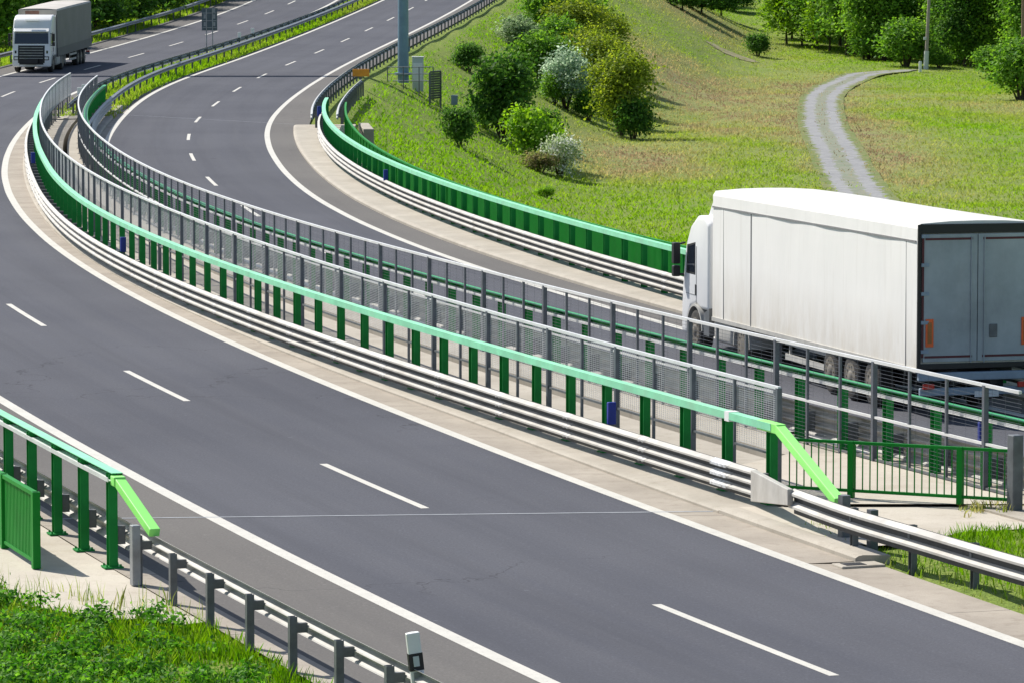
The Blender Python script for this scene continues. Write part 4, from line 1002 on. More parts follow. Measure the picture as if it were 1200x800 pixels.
# ---------------------------------------------------------------- gantry, sign, pole
gz0 = rz1(283)
t = empty('gantry', (-6.95, 284, gz0), label='tall blue-grey gantry pole behind the guardrail at the top centre', cat='gantry')
p = MB(); p.cyl((0, 0, -.6), (0, 0, 7.6), .36, .32, 20); p.cyl((0, 0, -.1), (0, 0, .05), .55, n=20); p.box((.36, -.0, 1.55), (.10, .2, .35)); p.build('post', M['gantry'], t, smooth=40)
p = MB(); p.box((-14.6, -.55, 7.1), (30.2, .22, .75)); p.box((-14.6, .55, 7.1), (30.2, .22, .75)); p.box((-14.6, 0, 7.5), (30.2, 1.0, .06)); p.build('cross_beam', M['gantry'], t, bevel=.02)
p = MB(); p.cyl((-29.5, 0, -.6), (-29.5, 0, 7.6), .36, .32, 20); p.build('post', M['gantry'], t, smooth=40)
t = empty('control_cabinet', (-6.05, 285.6, gz1(-6.05, 285.6)), label='pale grey-green control cabinet right of the gantry pole', cat='cabinet')
z = 1.5
MB().box((0, 0, z / 2 + .35), (.72, .5, z + .7)).build('cabinet_body', M['cabinet'], t, bevel=.02)
MB().box((0, -.255, z / 2 + .5), (.60, .012, z * .8)).build('door', M['white'], t)
MB().box((0, 0, z + .73), (.80, .58, .06)).build('lid', M['white'], t, bevel=.01)
t = empty('service_platform_railing', (-7.0, 282.0, gz1(-7, 282)), label='small grey pipe railing round the foot of the gantry pole', cat='railing')
for x in (-.9, .1, 1.1, 2.0): MB().cyl((x, 0, -.8), (x, -0, 1.35), .035, n=8).build('post', M['zinc_dark'], t)
b = MB()
for zz in (1.33, .9, .45): b.cyl((-.9, 0, zz), (2.0, 0, zz), .03, n=8)
b.build('rails', M['zinc_mid'], t)
t = empty('louvred_screen', (-4.85, 280.6, gz1(-4.85, 280.6)), (0, 0, R(70)), label='dark slatted panel standing on the grass right of the gantry pole', cat='screen')
for x in (-.95, .95): MB().box((x, 0, .95), (.10, .10, 2.5)).build('post', M['zinc_dark'], t)
b = MB()
for k in range(12): b.box((0, 0, .55 + k * .15), (1.8, .05, .12), rx=R(25))
b.build('slats', M['zinc_dark'], t)
t = empty('meter_box', (-3.65, 281.5, gz1(-3.65, 281.5)), label='small grey box on a stub beside the slatted panel', cat='cabinet')
MB().box((0, 0, .30), (.12, .12, .9)).build('stub', M['zinc_mid'], t); MB().box((0, 0, .95), (.42, .34, .62)).build('box', M['bumper'], t, bevel=.02)
x, y, z = on('B_right', 266, 3.15, .70)
t = empty('orange_plate', (x, y, z), label='bright orange plate on a bracket by the guardrail before the gantry', cat='warning plate')
MB().box((0, 0, .12), (1.0, .12, .44)).build('plate', M['amber'], t, bevel=.01); MB().box((0, .08, -.32), (.1, .06, .95)).build('bracket', M['zinc_dark'], t)

t = empty('traffic_sign', (-21.9, 322, rz1(322)), label='back of a tall grey rectangular road sign on two thin legs in the median', cat='road sign')
MB().box((0, 0, 2.05), (1.12, .04, 1.62)).build('panel', M['signback'], t, bevel=.01)
for x in (-.22, .22): MB().cyl((x, -.06, -.2), (x, -.06, 2.8), .04, n=8).build('leg', M['zinc_mid'], t)
b = MB()
for zz in (1.45, 1.95, 2.5): b.box((0, -.05, zz), (1.0, .04, .05))
for k, (xx, zz) in enumerate(((-.30, 1.7), (-.30, 2.25), (.30, 1.7), (.30, 2.25), (.30, 2.68))): b.box((xx, -.028, zz), (.24, .012, .3))
b.build('stiffener', M['zinc_mid'], t)

px, py = 43.35, 465.5
pz = gz1(px, py)
t = empty('utility_pole', (px, py, pz), (0, R(2.2), 0), label='weathered pale utility pole at the edge of the wood, right of the track', cat='pole')
MB().cyl((0, 0, -.5), (0, 0, 11.5), .20, .14, 12).build('shaft', M['pole'], t, smooth=40)
MB().cyl((0, 0, -.4), (0, 0, 1.9), .27, .25, 12).build('concrete_foot', M['cabinet'], t, smooth=40)
MB().box((-.24, -.1, 3.2), (.3, .22, .3)).build('junction_box', M['cabinet'], t, bevel=.03)
b = MB(); b.box((0, 0, 11.1), (1.8, .12, .14)); b.build('crossarm', M['pole'], t)
t = empty('marker_stone', (px - .95, py - 4, gz1(px - .95, py - 4)), label='short white marker stone left of the utility pole foot', cat='marker stone')
MB().box((0, 0, .5), (.30, .30, 1.2)).build('stone', M['white'], t, bevel=.05); MB().box((0, 0, 1.12), (.24, .24, .06)).build('cap', M['cabinet'], t, bevel=.02)
px, py = 49.5, 431
t = empty('utility_pole', (px, py, gz1(px, py)), label='brownish utility pole at the right edge above the bright bush', cat='pole')
MB().cyl((0, 0, -.5), (0, 0, 11), .16, .12, 12).build('shaft', simple('brown wooden pole', (.26, .17, .12), .85), t, smooth=40)
b = MB(); b.box((0, 0, 10.5), (1.6, .12, .14)); b.build('crossarm', M['pole'], t)

# ---------------------------------------------------------------- vegetation
def face_mesh(name, V, k, tones, mat):
    """Mesh of N separate k-gons from an (N, k, 3) array with one colour per face."""
    N = len(V)
    me = bpy.data.meshes.new(name)
    me.vertices.add(N * k); me.vertices.foreach_set('co', V.reshape(-1).astype(np.float32))
    me.loops.add(N * k); me.loops.foreach_set('vertex_index', np.arange(N * k, dtype=np.int32))
    me.polygons.add(N); me.polygons.foreach_set('loop_start', np.arange(0, N * k, k, dtype=np.int32)); me.polygons.foreach_set('loop_total', np.full(N, k, np.int32))
    me.update(calc_edges=True)
    at = me.attributes.new('tone', 'FLOAT_COLOR', 'FACE')
    at.data.foreach_set('color', np.concatenate([tones, np.ones((N, 1))], 1).astype(np.float32).ravel())
    me.materials.append(mat)
    return me

def unit(v): return v / np.maximum(np.linalg.norm(v, axis=-1, keepdims=True), 1e-9)

def leaves(lobes, n, size, tones, g, shell=.45, per=14, spread=.30, flat=.0):
    """Leaf-sized faces gathered in sprays over the lobes of a crown."""
    lob = np.array(lobes, float); vol = (lob[:, 3] * lob[:, 4] * lob[:, 5]) ** .75; vol /= vol.sum()
    nc = max(8, n // per)
    k = g.choice(len(lob), nc, p=vol)
    d = unit(g.normal(size=(nc, 3))); d[:, 2] = np.where(d[:, 2] < -.35, -d[:, 2] * .5, d[:, 2]); d = unit(d)
    rr = shell + (1.08 - shell) * g.random(nc) ** .55
    rr *= 1 + .16 * np.sin(d[:, 0] * 5 + k) * np.cos(d[:, 2] * 6 + 2 * k)
    C = lob[k, :3] + d * lob[k, 3:] * rr[:, None]
    ct = g.random(nc)
    per_ = np.full(nc, per); idx = np.repeat(np.arange(nc), per_)
    N = len(idx)
    P = C[idx] + g.normal(size=(N, 3)) * spread * np.array([1, 1, .75])
    nrm = unit(d[idx] * .7 + np.array([0, 0, .55]) + g.normal(size=(N, 3)) * .65)
    a = unit(np.cross(nrm, g.normal(size=(N, 3)))); b = np.cross(nrm, a)
    s = size * (.6 + .8 * g.random(N))[:, None]
    V = np.stack([P - a * s * .62, P + b * s * .34, P + a * s * .62, P - b * s * .34], 1)
    T = np.array(tones, float)
    f = np.clip(ct[idx] + g.normal(size=N) * .16, 0, .999) * (len(T) - 1); i = f.astype(int); f = (f - i)[:, None]
    tn = T[i] * (1 - f) + T[np.minimum(i + 1, len(T) - 1)] * f
    tn *= (1 + g.normal(size=(N, 1)) * .16)
    return V, np.clip(tn, .004, 1)

def stems(name, trunk, limbs, mat=None):
    b = MB()
    if trunk:
        h, r = trunk
        pts = [(0, 0, -.4), (.06 * h * .3, .02, h * .35), (-.03 * h * .3, .04, h * .7), (.02, 0, h)]
        rs = [r * 1.25, r * .9, r * .6, r * .22]
        for q in range(3): b.cyl(pts[q], pts[q + 1], rs[q], rs[q + 1], 8, caps=False)
    for a, c, r in limbs: b.cyl(a, c, r, r * .35, 6, caps=False)
    return b

TONE = dict(
    dark=[(0.045, 0.113, 0.023), (0.090, 0.202, 0.033), (0.168, 0.315, 0.049)],
    mid=[(0.078, 0.180, 0.028), (0.158, 0.315, 0.041), (0.258, 0.438, 0.062)],
    bright=[(0.168, 0.336, 0.033), (0.281, 0.494, 0.049), (0.405, 0.629, 0.078)],
    olive=[(0.116, 0.174, 0.023), (0.217, 0.290, 0.038), (0.370, 0.435, 0.058)],
    silver=[(0.180, 0.281, 0.168), (0.360, 0.473, 0.315), (0.608, 0.708, 0.528)],
    blossom=[(0.158, 0.248, 0.078), (0.450, 0.518, 0.293), (0.750, 0.750, 0.750)],
    brown=[(0.180, 0.146, 0.078), (0.270, 0.236, 0.102), (0.236, 0.315, 0.067)],
    grey=[(0.135, 0.213, 0.090), (0.236, 0.326, 0.158), (0.360, 0.450, 0.248)],
)
def shrub_proto(name, tones, w, h, n, seed, size=.16, lobes=6, upright=False, trunk=None):
    """Crown of unit design w wide, h high with stems; returns (stems mesh, crown mesh)."""
    g = np.random.default_rng(seed); L = []
    for k in range(lobes):
        a = 2 * math.pi * (k + g.random()) / lobes; q = w * .26 * (.5 + g.random() * .7)
        zc = h * ((.22 if trunk else .38) + (.5 if trunk else .30) * g.random())
        L.append((math.cos(a) * q * 1.15, math.sin(a) * q * 1.15, zc, w * (.14 + .15 * g.random()), w * (.14 + .15 * g.random()), h * (.17 + .22 * g.random())))
    L.append((0, 0, h * .62, w * .30, w * .30, h * .36))
    L.append((g.normal() * w * .06, 0, h * .26, w * .40, w * .40, h * .24))
    V, T = leaves(L, n, size, tones, g, shell=.38, spread=max(.22, w * .10))
    V[:, :, 2] = np.maximum(V[:, :, 2], .02)
    limbs = [((g.normal() * .08, g.normal() * .08, l[2] * .55 if trunk else -.3), (l[0] * .8, l[1] * .8, l[2]), .05 + .008 * h) for l in L[:lobes]]
    return stems(name, trunk, limbs), face_mesh(name, V, 4, T, M['leaf'])

PROTO = {}
def plant(kind, proto_args, x, y, z, h, w, label, cat, group=None, name=None, rz=0., part='foliage', stem='stems'):
    """Place a plant; the first of a kind makes the meshes, later ones share them."""
    if kind not in PROTO:
        s, c = shrub_proto(kind, *proto_args); PROTO[kind] = (s, c, proto_args[1], proto_args[2], [None])
    s, c, w0, h0, cache = PROTO[kind]
    t = empty(name or 'shrub', (x, y, z), (0, 0, rz), label=label, cat=cat, group=group)
    t.scale = (w / w0, w / w0, h / h0)
    if cache[0] is None:
        o = s.build(stem, M['bark'], t, smooth=60); cache[0] = o.data
    else:
        o = bpy.data.objects.new(stem, cache[0]); COL.objects.link(o); o.parent = t
    f = bpy.data.objects.new(part, c); COL.objects.link(f); f.parent = t
    return t

def T_(k): return TONE[k]
KINDS = {
    'dark_shrub': (T_('dark'), 3.0, 3.0, 4200, 11, .20, 6), 'tall_shrub': (T_('dark'), 3.6, 5.0, 6500, 12, .24, 8),
    'bright_shrub': ([tuple(v * .85 for v in c) for c in TONE['bright']], 3.0, 2.6, 3800, 13, .20, 6), 'blossom_shrub': (T_('blossom'), 3.0, 2.4, 3600, 14, .15, 7),
    'silver_shrub': (T_('silver'), 3.0, 4.0, 5200, 15, .18, 6), 'olive_shrub': (T_('olive'), 4.5, 6.0, 8000, 16, .21, 9),
    'green_shrub': (T_('mid'), 4.0, 4.5, 6500, 17, .24, 8), 'grey_shrub': (T_('grey'), 2.8, 2.2, 3200, 18, .18, 6), 'brown_shrub': (T_('brown'), 2.5, 1.5, 2200, 19, .16, 6),
    'wood_tree': (T_('mid'), 6.5, 13.0, 9500, 21, .34, 10, False, (9.0, .13)), 'dark_tree': (T_('dark'), 6.0, 14.0, 9000, 22, .34, 10, False, (10., .14)),
    'light_tree': ([tuple(v * .72 for v in c) for c in TONE['bright']], 5.0, 11.0, 7500, 23, .30, 9, False, (8.0, .10)), 'hedge_tree': (T_('mid'), 6.0, 7.5, 8000, 24, .32, 9, False, (4.5, .12)),
    'dark_hedge_tree': (T_('dark'), 6.0, 8.0, 8000, 25, .32, 9, False, (5, .13)),
}
PLANTS = [
    ('shrub', 'dark_shrub', -3.15, 321.9, -0.71, 2.04, 2.36, 'small round dark shrub alone high on the grass slope right of the gantry', 'shrub', ''),
    ('shrub', 'dark_shrub', -3.08, 258.0, -2.95, 2.29, 2.00, 'dark low shrub at the left end of the lower shrub group', 'shrub', ''),
    ('tree', 'tall_shrub', -0.49, 281.1, -3.73, 5.68, 3.94, 'tall dark green young tree in the middle of the grass slope', 'tree', ''),
    ('shrub', 'bright_shrub', 1.11, 275.2, -4.66, 3.20, 3.48, 'yellow-green shrub between the tall dark young tree and the blossoming bush', 'shrub', ''),
    ('shrub', 'dark_shrub', 2.25, 292.7, -4.69, 2.48, 2.03, 'dark shrub just right of the yellow-green one', 'shrub', ''),
    ('shrub', 'blossom_shrub', 2.91, 269.9, -5.41, 2.51, 2.86, 'low whitish blossoming bush at the lower right end of the shrub group', 'shrub', ''),
    ('shrub', 'brown_shrub', 1.65, 268.6, -5.03, 1.25, 2.41, 'low brownish scrub left of the blossoming bush', 'shrub', ''),
    ('shrub', 'dark_shrub', -1.74, 283.5, -3.03, 2.04, 1.73, 'small dark shrub left of the tall dark young tree', 'shrub', ''),
    ('shrub', 'grey_shrub', 0.49, 363.7, -0.15, 2.61, 3.40, 'grey-green rounded shrub at the top edge of the slope', 'shrub', ''),
    ('shrub', 'green_shrub', 2.95, 383.7, -0.12, 5.02, 4.84, 'big mid-green shrub at the top left of the large thicket', 'shrub', ''),
    ('shrub', 'green_shrub', 2.21, 338.5, -2.50, 4.29, 3.86, 'mid-green shrub left of the silvery one', 'shrub', ''),
    ('shrub', 'silver_shrub', 4.08, 331.4, -3.83, 4.62, 3.24, 'silvery leaved shrub in the front of the large thicket', 'shrub', ''),
    ('shrub', 'olive_shrub', 5.49, 376.2, -1.87, 5.72, 5.05, 'olive shrub behind the silvery one', 'shrub', ''),
    ('shrub', 'olive_shrub', 6.59, 342.9, -4.44, 6.16, 4.19, 'tall olive shrub right of the silvery one', 'shrub', ''),
    ('shrub', 'olive_shrub', 7.98, 324.3, -5.52, 6.52, 4.63, 'tallest olive shrub at the right end of the large thicket', 'shrub', ''),
    ('shrub', 'olive_shrub', 7.96, 383.8, -2.62, 5.03, 4.38, 'olive shrub at the back of the large thicket', 'shrub', ''),
    ('shrub', 'dark_shrub', 8.81, 322.5, -5.69, 3.00, 2.89, 'dark green shrub at the lower right foot of the large thicket', 'shrub', ''),
    ('shrub', 'dark_shrub', 6.30, 432.0, 1.42, 2.37, 3.16, 'very dark shrub at the very top, above the thicket', 'shrub', ''),
    ('shrub', 'dark_shrub', 7.60, 340.8, -5.00, 2.16, 3.06, 'dark shrub low in front of the tall olive ones', 'shrub', ''),
    ('shrub', 'bright_shrub', 4.04, 405.0, 0.72, 3.08, 3.29, 'bright shrub peeping out at the top of the thicket', 'shrub', ''),
    ('shrub', 'olive_shrub', 6.22, 359.5, -3.27, 5.01, 4.10, 'olive shrub in the middle of the large thicket', 'shrub', ''),
    ('shrub', 'green_shrub', 3.86, 365.3, -1.73, 4.17, 3.72, 'mid-green shrub at the back of the silvery one', 'shrub', ''),
    ('shrub', 'olive_shrub', 8.19, 354.9, -4.53, 4.80, 3.76, 'olive shrub towards the right end of the large thicket', 'shrub', ''),
    ('shrub', 'green_shrub', 6.44, 399.5, -0.84, 4.72, 4.88, 'mid-green shrub at the top of the large thicket', 'shrub', ''),
    ('shrub', 'green_shrub', 3.18, 330.7, -3.41, 2.38, 2.29, 'low green shrub at the left foot of the silvery one', 'shrub', ''),
    ('shrub', 'green_shrub', 5.72, 330.4, -4.67, 2.38, 2.56, 'low green shrub at the front edge of the large thicket', 'shrub', ''),
    ('shrub', 'bright_shrub', 0.66, 287.6, -4.10, 2.07, 1.99, 'bright green shrub at the right foot of the tall dark young tree', 'shrub', ''),
    ('shrub', 'dark_shrub', 26.85, 485.5, -4.48, 2.46, 2.77, 'small green bush alone in the far meadow left of the track bend', 'shrub', ''),
    ('shrub', 'bright_shrub', 1.91, 247.4, -5.27, 0.63, 1.11, 'tiny green tussock bush low on the slope above the green barrier', 'shrub', ''),
    ('shrub', 'green_shrub', 41.74, 470.4, -5.20, 5.17, 5.94, 'rounded green bush at the edge of the wood left of the utility pole', 'bush', ''),
    ('shrub', 'green_shrub', 45.62, 398.3, -5.85, 5.56, 5.68, 'rounded leafy bush cut by the right edge', 'bush', ''),
    ('shrub', 'green_shrub', 49.28, 453.3, -5.78, 3.26, 4.06, 'low bush just left of the one cut by the right edge', 'bush', ''),
    ('shrub', 'green_shrub', 44.97, 468.3, -5.22, 2.18, 2.86, 'low green bush right of the utility pole foot', 'bush', ''),
    ('tree', 'light_tree', 32.97, 523.8, -3.61, 10.03, 6.53, 'light green young tree in the wood at the top right', 'tree', 'trees of the wood at the top right'),
    ('tree', 'light_tree', 34.81, 521.2, -3.74, 11.03, 5.98, 'light green young tree in the wood at the top right', 'tree', 'trees of the wood at the top right'),
    ('tree', 'light_tree', 36.82, 525.6, -3.46, 10.59, 6.29, 'light green young tree in the wood at the top right', 'tree', 'trees of the wood at the top right'),
    ('tree', 'wood_tree', 37.97, 513.8, -4.14, 12.43, 7.95, 'mid-green tree of the wood at the top right', 'tree', 'trees of the wood at the top right'),
    ('tree', 'dark_tree', 38.40, 497.5, -4.64, 13.04, 7.95, 'dark tree of the wood at the top right, trunk in shade', 'tree', 'trees of the wood at the top right'),
    ('tree', 'dark_tree', 40.57, 500.7, -4.55, 14.13, 8.25, 'dark tree of the wood at the top right, trunk in shade', 'tree', 'trees of the wood at the top right'),
    ('tree', 'wood_tree', 43.38, 507.8, -4.36, 14.33, 8.36, 'mid-green tree of the wood at the top right', 'tree', 'trees of the wood at the top right'),
    ('tree', 'dark_tree', 45.38, 505.1, -4.48, 15.27, 7.56, 'dark tree of the wood at the top right, trunk in shade', 'tree', 'trees of the wood at the top right'),
    ('tree', 'dark_tree', 46.66, 494.0, -4.73, 14.94, 7.40, 'dark tree of the wood at the top right, trunk in shade', 'tree', 'trees of the wood at the top right'),
    ('tree', 'dark_tree', 47.72, 485.4, -4.85, 14.68, 6.79, 'dark tree of the wood at the top right, trunk in shade', 'tree', 'trees of the wood at the top right'),
    ('tree', 'wood_tree', 49.20, 483.4, -4.97, 14.62, 7.24, 'mid-green tree of the wood at the top right', 'tree', 'trees of the wood at the top right'),
    ('tree', 'dark_tree', 51.37, 486.4, -4.88, 14.71, 7.28, 'dark tree of the wood at the top right, trunk in shade', 'tree', 'trees of the wood at the top right'),
    ('tree', 'wood_tree', 53.32, 487.2, -4.90, 13.75, 7.78, 'mid-green tree of the wood at the top right', 'tree', 'trees of the wood at the top right'),
    ('tree', 'light_tree', 54.42, 478.7, -5.01, 12.55, 7.17, 'light green young tree in the wood at the top right', 'tree', 'trees of the wood at the top right'),
    ('tree', 'dark_tree', 56.65, 482.1, -4.93, 13.61, 7.94, 'dark tree of the wood at the top right, trunk in shade', 'tree', 'trees of the wood at the top right'),
    ('tree', 'dark_tree', 38.51, 535.1, -2.88, 11.86, 9.34, 'dark tree of the wood at the top right, trunk in shade', 'tree', 'trees of the wood at the top right'),
    ('tree', 'dark_tree', 42.00, 533.8, -3.05, 13.98, 9.32, 'dark tree of the wood at the top right, trunk in shade', 'tree', 'trees of the wood at the top right'),
    ('tree', 'wood_tree', 46.27, 529.9, -3.16, 13.88, 9.78, 'mid-green tree of the wood at the top right', 'tree', 'trees of the wood at the top right'),
    ('tree', 'dark_tree', 49.16, 528.2, -3.32, 14.90, 9.22, 'dark tree of the wood at the top right, trunk in shade', 'tree', 'trees of the wood at the top right'),
    ('tree', 'wood_tree', 52.31, 524.2, -3.42, 14.79, 9.16, 'mid-green tree of the wood at the top right', 'tree', 'trees of the wood at the top right'),
    ('tree', 'dark_tree', 56.33, 524.1, -3.42, 14.79, 9.15, 'dark tree of the wood at the top right, trunk in shade', 'tree', 'trees of the wood at the top right'),
    ('tree', 'wood_tree', 59.93, 520.4, -3.52, 14.68, 9.09, 'mid-green tree of the wood at the top right', 'tree', 'trees of the wood at the top right'),
    ('tree', 'dark_tree', 35.59, 545.5, -2.50, 10.99, 8.16, 'dark tree of the wood at the top right, trunk in shade', 'tree', 'trees of the wood at the top right'),
    ('tree', 'wood_tree', 57.89, 477.0, -5.14, 13.47, 7.86, 'mid-green tree of the wood at the top right', 'tree', 'trees of the wood at the top right'),
    ('tree', 'dark_tree', 62.96, 499.9, -4.33, 14.11, 8.23, 'dark tree of the wood at the top right, trunk in shade', 'tree', 'trees of the wood at the top right'),
    ('tree', 'wood_tree', 62.74, 480.5, -5.07, 13.56, 7.92, 'mid-green tree of the wood at the top right', 'tree', 'trees of the wood at the top right'),
    ('tree', 'wood_tree', 66.77, 489.8, -4.61, 13.82, 8.56, 'mid-green tree of the wood at the top right', 'tree', 'trees of the wood at the top right'),
    ('tree', 'light_tree', 31.73, 513.3, -3.93, 8.28, 5.64, 'light green young tree in the wood at the top right', 'tree', 'trees of the wood at the top right'),
    ('tree', 'light_tree', 33.29, 510.1, -4.14, 9.77, 5.60, 'light green young tree in the wood at the top right', 'tree', 'trees of the wood at the top right'),
    ('tree', 'wood_tree', 34.78, 506.1, -4.32, 9.69, 5.81, 'mid-green tree of the wood at the top right', 'tree', 'trees of the wood at the top right'),
    ('tree', 'light_tree', 35.86, 502.1, -4.39, 10.12, 5.51, 'light green young tree in the wood at the top right', 'tree', 'trees of the wood at the top right'),
    ('tree', 'wood_tree', 37.23, 494.6, -4.75, 10.97, 5.93, 'mid-green tree of the wood at the top right', 'tree', 'trees of the wood at the top right'),
    ('tree', 'wood_tree', 38.53, 487.1, -4.90, 11.78, 6.08, 'mid-green tree of the wood at the top right', 'tree', 'trees of the wood at the top right'),
    ('tree', 'wood_tree', 40.59, 484.8, -5.01, 11.73, 6.05, 'mid-green tree of the wood at the top right', 'tree', 'trees of the wood at the top right'),
    ('tree', 'wood_tree', 47.05, 478.5, -5.19, 11.58, 5.49, 'mid-green tree of the wood at the top right', 'tree', 'trees of the wood at the top right'),
    ('tree', 'dark_tree', 48.24, 474.0, -5.23, 12.43, 5.92, 'dark tree of the wood at the top right, trunk in shade', 'tree', 'trees of the wood at the top right'),
    ('tree', 'wood_tree', 50.26, 474.1, -5.23, 11.47, 5.68, 'mid-green tree of the wood at the top right', 'tree', 'trees of the wood at the top right'),
    ('tree', 'light_tree', 52.06, 472.3, -5.35, 10.48, 5.42, 'light green young tree in the wood at the top right', 'tree', 'trees of the wood at the top right'),
    ('tree', 'wood_tree', 53.24, 462.0, -5.55, 11.18, 5.77, 'mid-green tree of the wood at the top right', 'tree', 'trees of the wood at the top right'),
    ('tree', 'dark_tree', 43.54, 493.0, -4.70, 11.93, 6.89, 'dark tree of the wood at the top right, trunk in shade', 'tree', 'trees of the wood at the top right'),
    ('tree', 'wood_tree', 46.78, 489.2, -4.78, 12.82, 6.11, 'mid-green tree of the wood at the top right', 'tree', 'trees of the wood at the top right'),
    ('shrub', 'green_shrub', 39.12, 487.4, -4.91, 3.71, 4.36, 'undergrowth bush in the shade at the edge of the wood', 'bush', 'undergrowth of the wood'),
    ('shrub', 'dark_shrub', 40.59, 484.8, -5.01, 4.40, 4.34, 'undergrowth bush in the shade at the edge of the wood', 'bush', 'undergrowth of the wood'),
    ('shrub', 'green_shrub', 49.15, 474.0, -5.23, 5.01, 4.25, 'undergrowth bush in the shade at the edge of the wood', 'bush', 'undergrowth of the wood'),
    ('shrub', 'dark_shrub', 47.29, 481.0, -5.08, 3.66, 4.31, 'undergrowth bush in the shade at the edge of the wood', 'bush', 'undergrowth of the wood'),
    ('tree', 'dark_hedge_tree', 19.33, 503.8, 0.19, 4.06, 4.27, 'dark tree cut by the top edge above the meadow', 'tree', 'dark trees at the top centre'),
    ('tree', 'dark_hedge_tree', 21.83, 512.6, -0.38, 4.75, 5.11, 'dark tree cut by the top edge above the meadow', 'tree', 'dark trees at the top centre'),
    ('tree', 'dark_hedge_tree', 25.16, 535.4, -1.15, 4.75, 4.54, 'dark tree cut by the top edge above the meadow', 'tree', 'dark trees at the top centre'),
    ('tree', 'dark_hedge_tree', 28.34, 568.3, -1.29, 4.58, 5.67, 'dark tree cut by the top edge above the meadow', 'tree', 'dark trees at the top centre'),
    ('tree', 'dark_hedge_tree', 20.99, 526.2, 0.76, 4.24, 5.77, 'dark tree cut by the top edge above the meadow', 'tree', 'dark trees at the top centre'),
    ('tree', 'dark_hedge_tree', 26.33, 581.7, -0.44, 5.15, 6.38, 'dark tree cut by the top edge above the meadow', 'tree', 'dark trees at the top centre'),
    ('tree', 'hedge_tree', -36.77, 312.9, 0.79, 6.94, 6.25, 'leafy mid-green tree behind the guardrail at the top left', 'tree', 'trees along the road at the top left'),
    ('tree', 'dark_hedge_tree', -35.89, 323.5, 0.97, 7.17, 6.46, 'dark leafy tree behind the guardrail at the top left', 'tree', 'trees along the road at the top left'),
    ('tree', 'hedge_tree', -36.42, 320.5, 0.93, 4.01, 4.80, 'leafy mid-green tree behind the guardrail at the top left', 'tree', 'trees along the road at the top left'),
    ('tree', 'dark_hedge_tree', -35.47, 339.1, 1.32, 6.83, 6.77, 'dark leafy tree behind the guardrail at the top left', 'tree', 'trees along the road at the top left'),
    ('tree', 'dark_hedge_tree', -33.97, 348.5, 1.48, 6.32, 6.96, 'dark leafy tree behind the guardrail at the top left', 'tree', 'trees along the road at the top left'),
    ('tree', 'hedge_tree', -32.97, 352.1, 1.52, 4.26, 5.27, 'leafy mid-green tree behind the guardrail at the top left', 'tree', 'trees along the road at the top left'),
    ('tree', 'dark_hedge_tree', -32.16, 358.1, 1.65, 5.77, 7.15, 'dark leafy tree behind the guardrail at the top left', 'tree', 'trees along the road at the top left'),
    ('tree', 'dark_hedge_tree', -31.13, 373.0, 2.02, 6.01, 7.44, 'dark leafy tree behind the guardrail at the top left', 'tree', 'trees along the road at the top left'),
    ('tree', 'hedge_tree', -31.90, 369.5, 1.95, 2.98, 4.61, 'leafy mid-green tree behind the guardrail at the top left', 'tree', 'trees along the road at the top left'),
    ('tree', 'hedge_tree', -30.37, 388.1, 2.44, 5.47, 6.77, 'leafy mid-green tree behind the guardrail at the top left', 'tree', 'trees along the road at the top left'),
    ('tree', 'dark_hedge_tree', -29.36, 397.6, 2.71, 4.80, 6.94, 'dark leafy tree behind the guardrail at the top left', 'tree', 'trees along the road at the top left'),
    ('tree', 'hedge_tree', -28.15, 405.5, 2.95, 4.08, 6.07, 'leafy mid-green tree behind the guardrail at the top left', 'tree', 'trees along the road at the top left'),
    ('tree', 'dark_hedge_tree', -39.02, 327.9, 1.23, 7.93, 7.36, 'dark leafy tree behind the guardrail at the top left', 'tree', 'trees along the road at the top left'),
    ('tree', 'dark_hedge_tree', -36.29, 356.9, 1.82, 7.19, 8.01, 'dark leafy tree behind the guardrail at the top left', 'tree', 'trees along the road at the top left'),
    ('tree', 'hedge_tree', -34.56, 375.3, 2.26, 6.05, 7.49, 'leafy mid-green tree behind the guardrail at the top left', 'tree', 'trees along the road at the top left'),
]

for nm, kind, x, y, z, h, w, lab, cat, grp in PLANTS:
    plant(kind, KINDS[kind], x, y, z, h, w, lab, cat, grp or None, nm, rz=rng.random() * 6.28, part='crown' if nm == 'tree' else 'foliage', stem='trunk' if nm == 'tree' else 'stems')

# --- grass
def blades(P, h, w, lean, tones, g, curved=False):
    """One leaning blade per point."""
    N = len(P); a = g.random(N) * 2 * math.pi
    side = np.stack([np.cos(a), np.sin(a), np.zeros(N)], 1)
    b = g.random(N) * 2 * math.pi
    tip = P + np.stack([np.cos(b) * lean * h, np.sin(b) * lean * h, h], 1)
    hw = (w / 2)[:, None]
    mid = P * .45 + tip * .55 + np.stack([-np.cos(b) * lean * h * .18, -np.sin(b) * lean * h * .18, h * .06], 1)
    V = np.stack([P - side * hw, P + side * hw, mid + side * hw * .75, tip, mid - side * hw * .75], 1)
    return V, tones

def tone_pick(T, f, g, var=.15):
    T = np.array(T, float); f = np.clip(f, 0, .999) * (len(T) - 1); i = f.astype(int); r = (f - i)[:, None]
    c = T[i] * (1 - r) + T[np.minimum(i + 1, len(T) - 1)] * r
    return np.clip(c * (1 + g.normal(size=(len(f), 1)) * var), .004, 1)

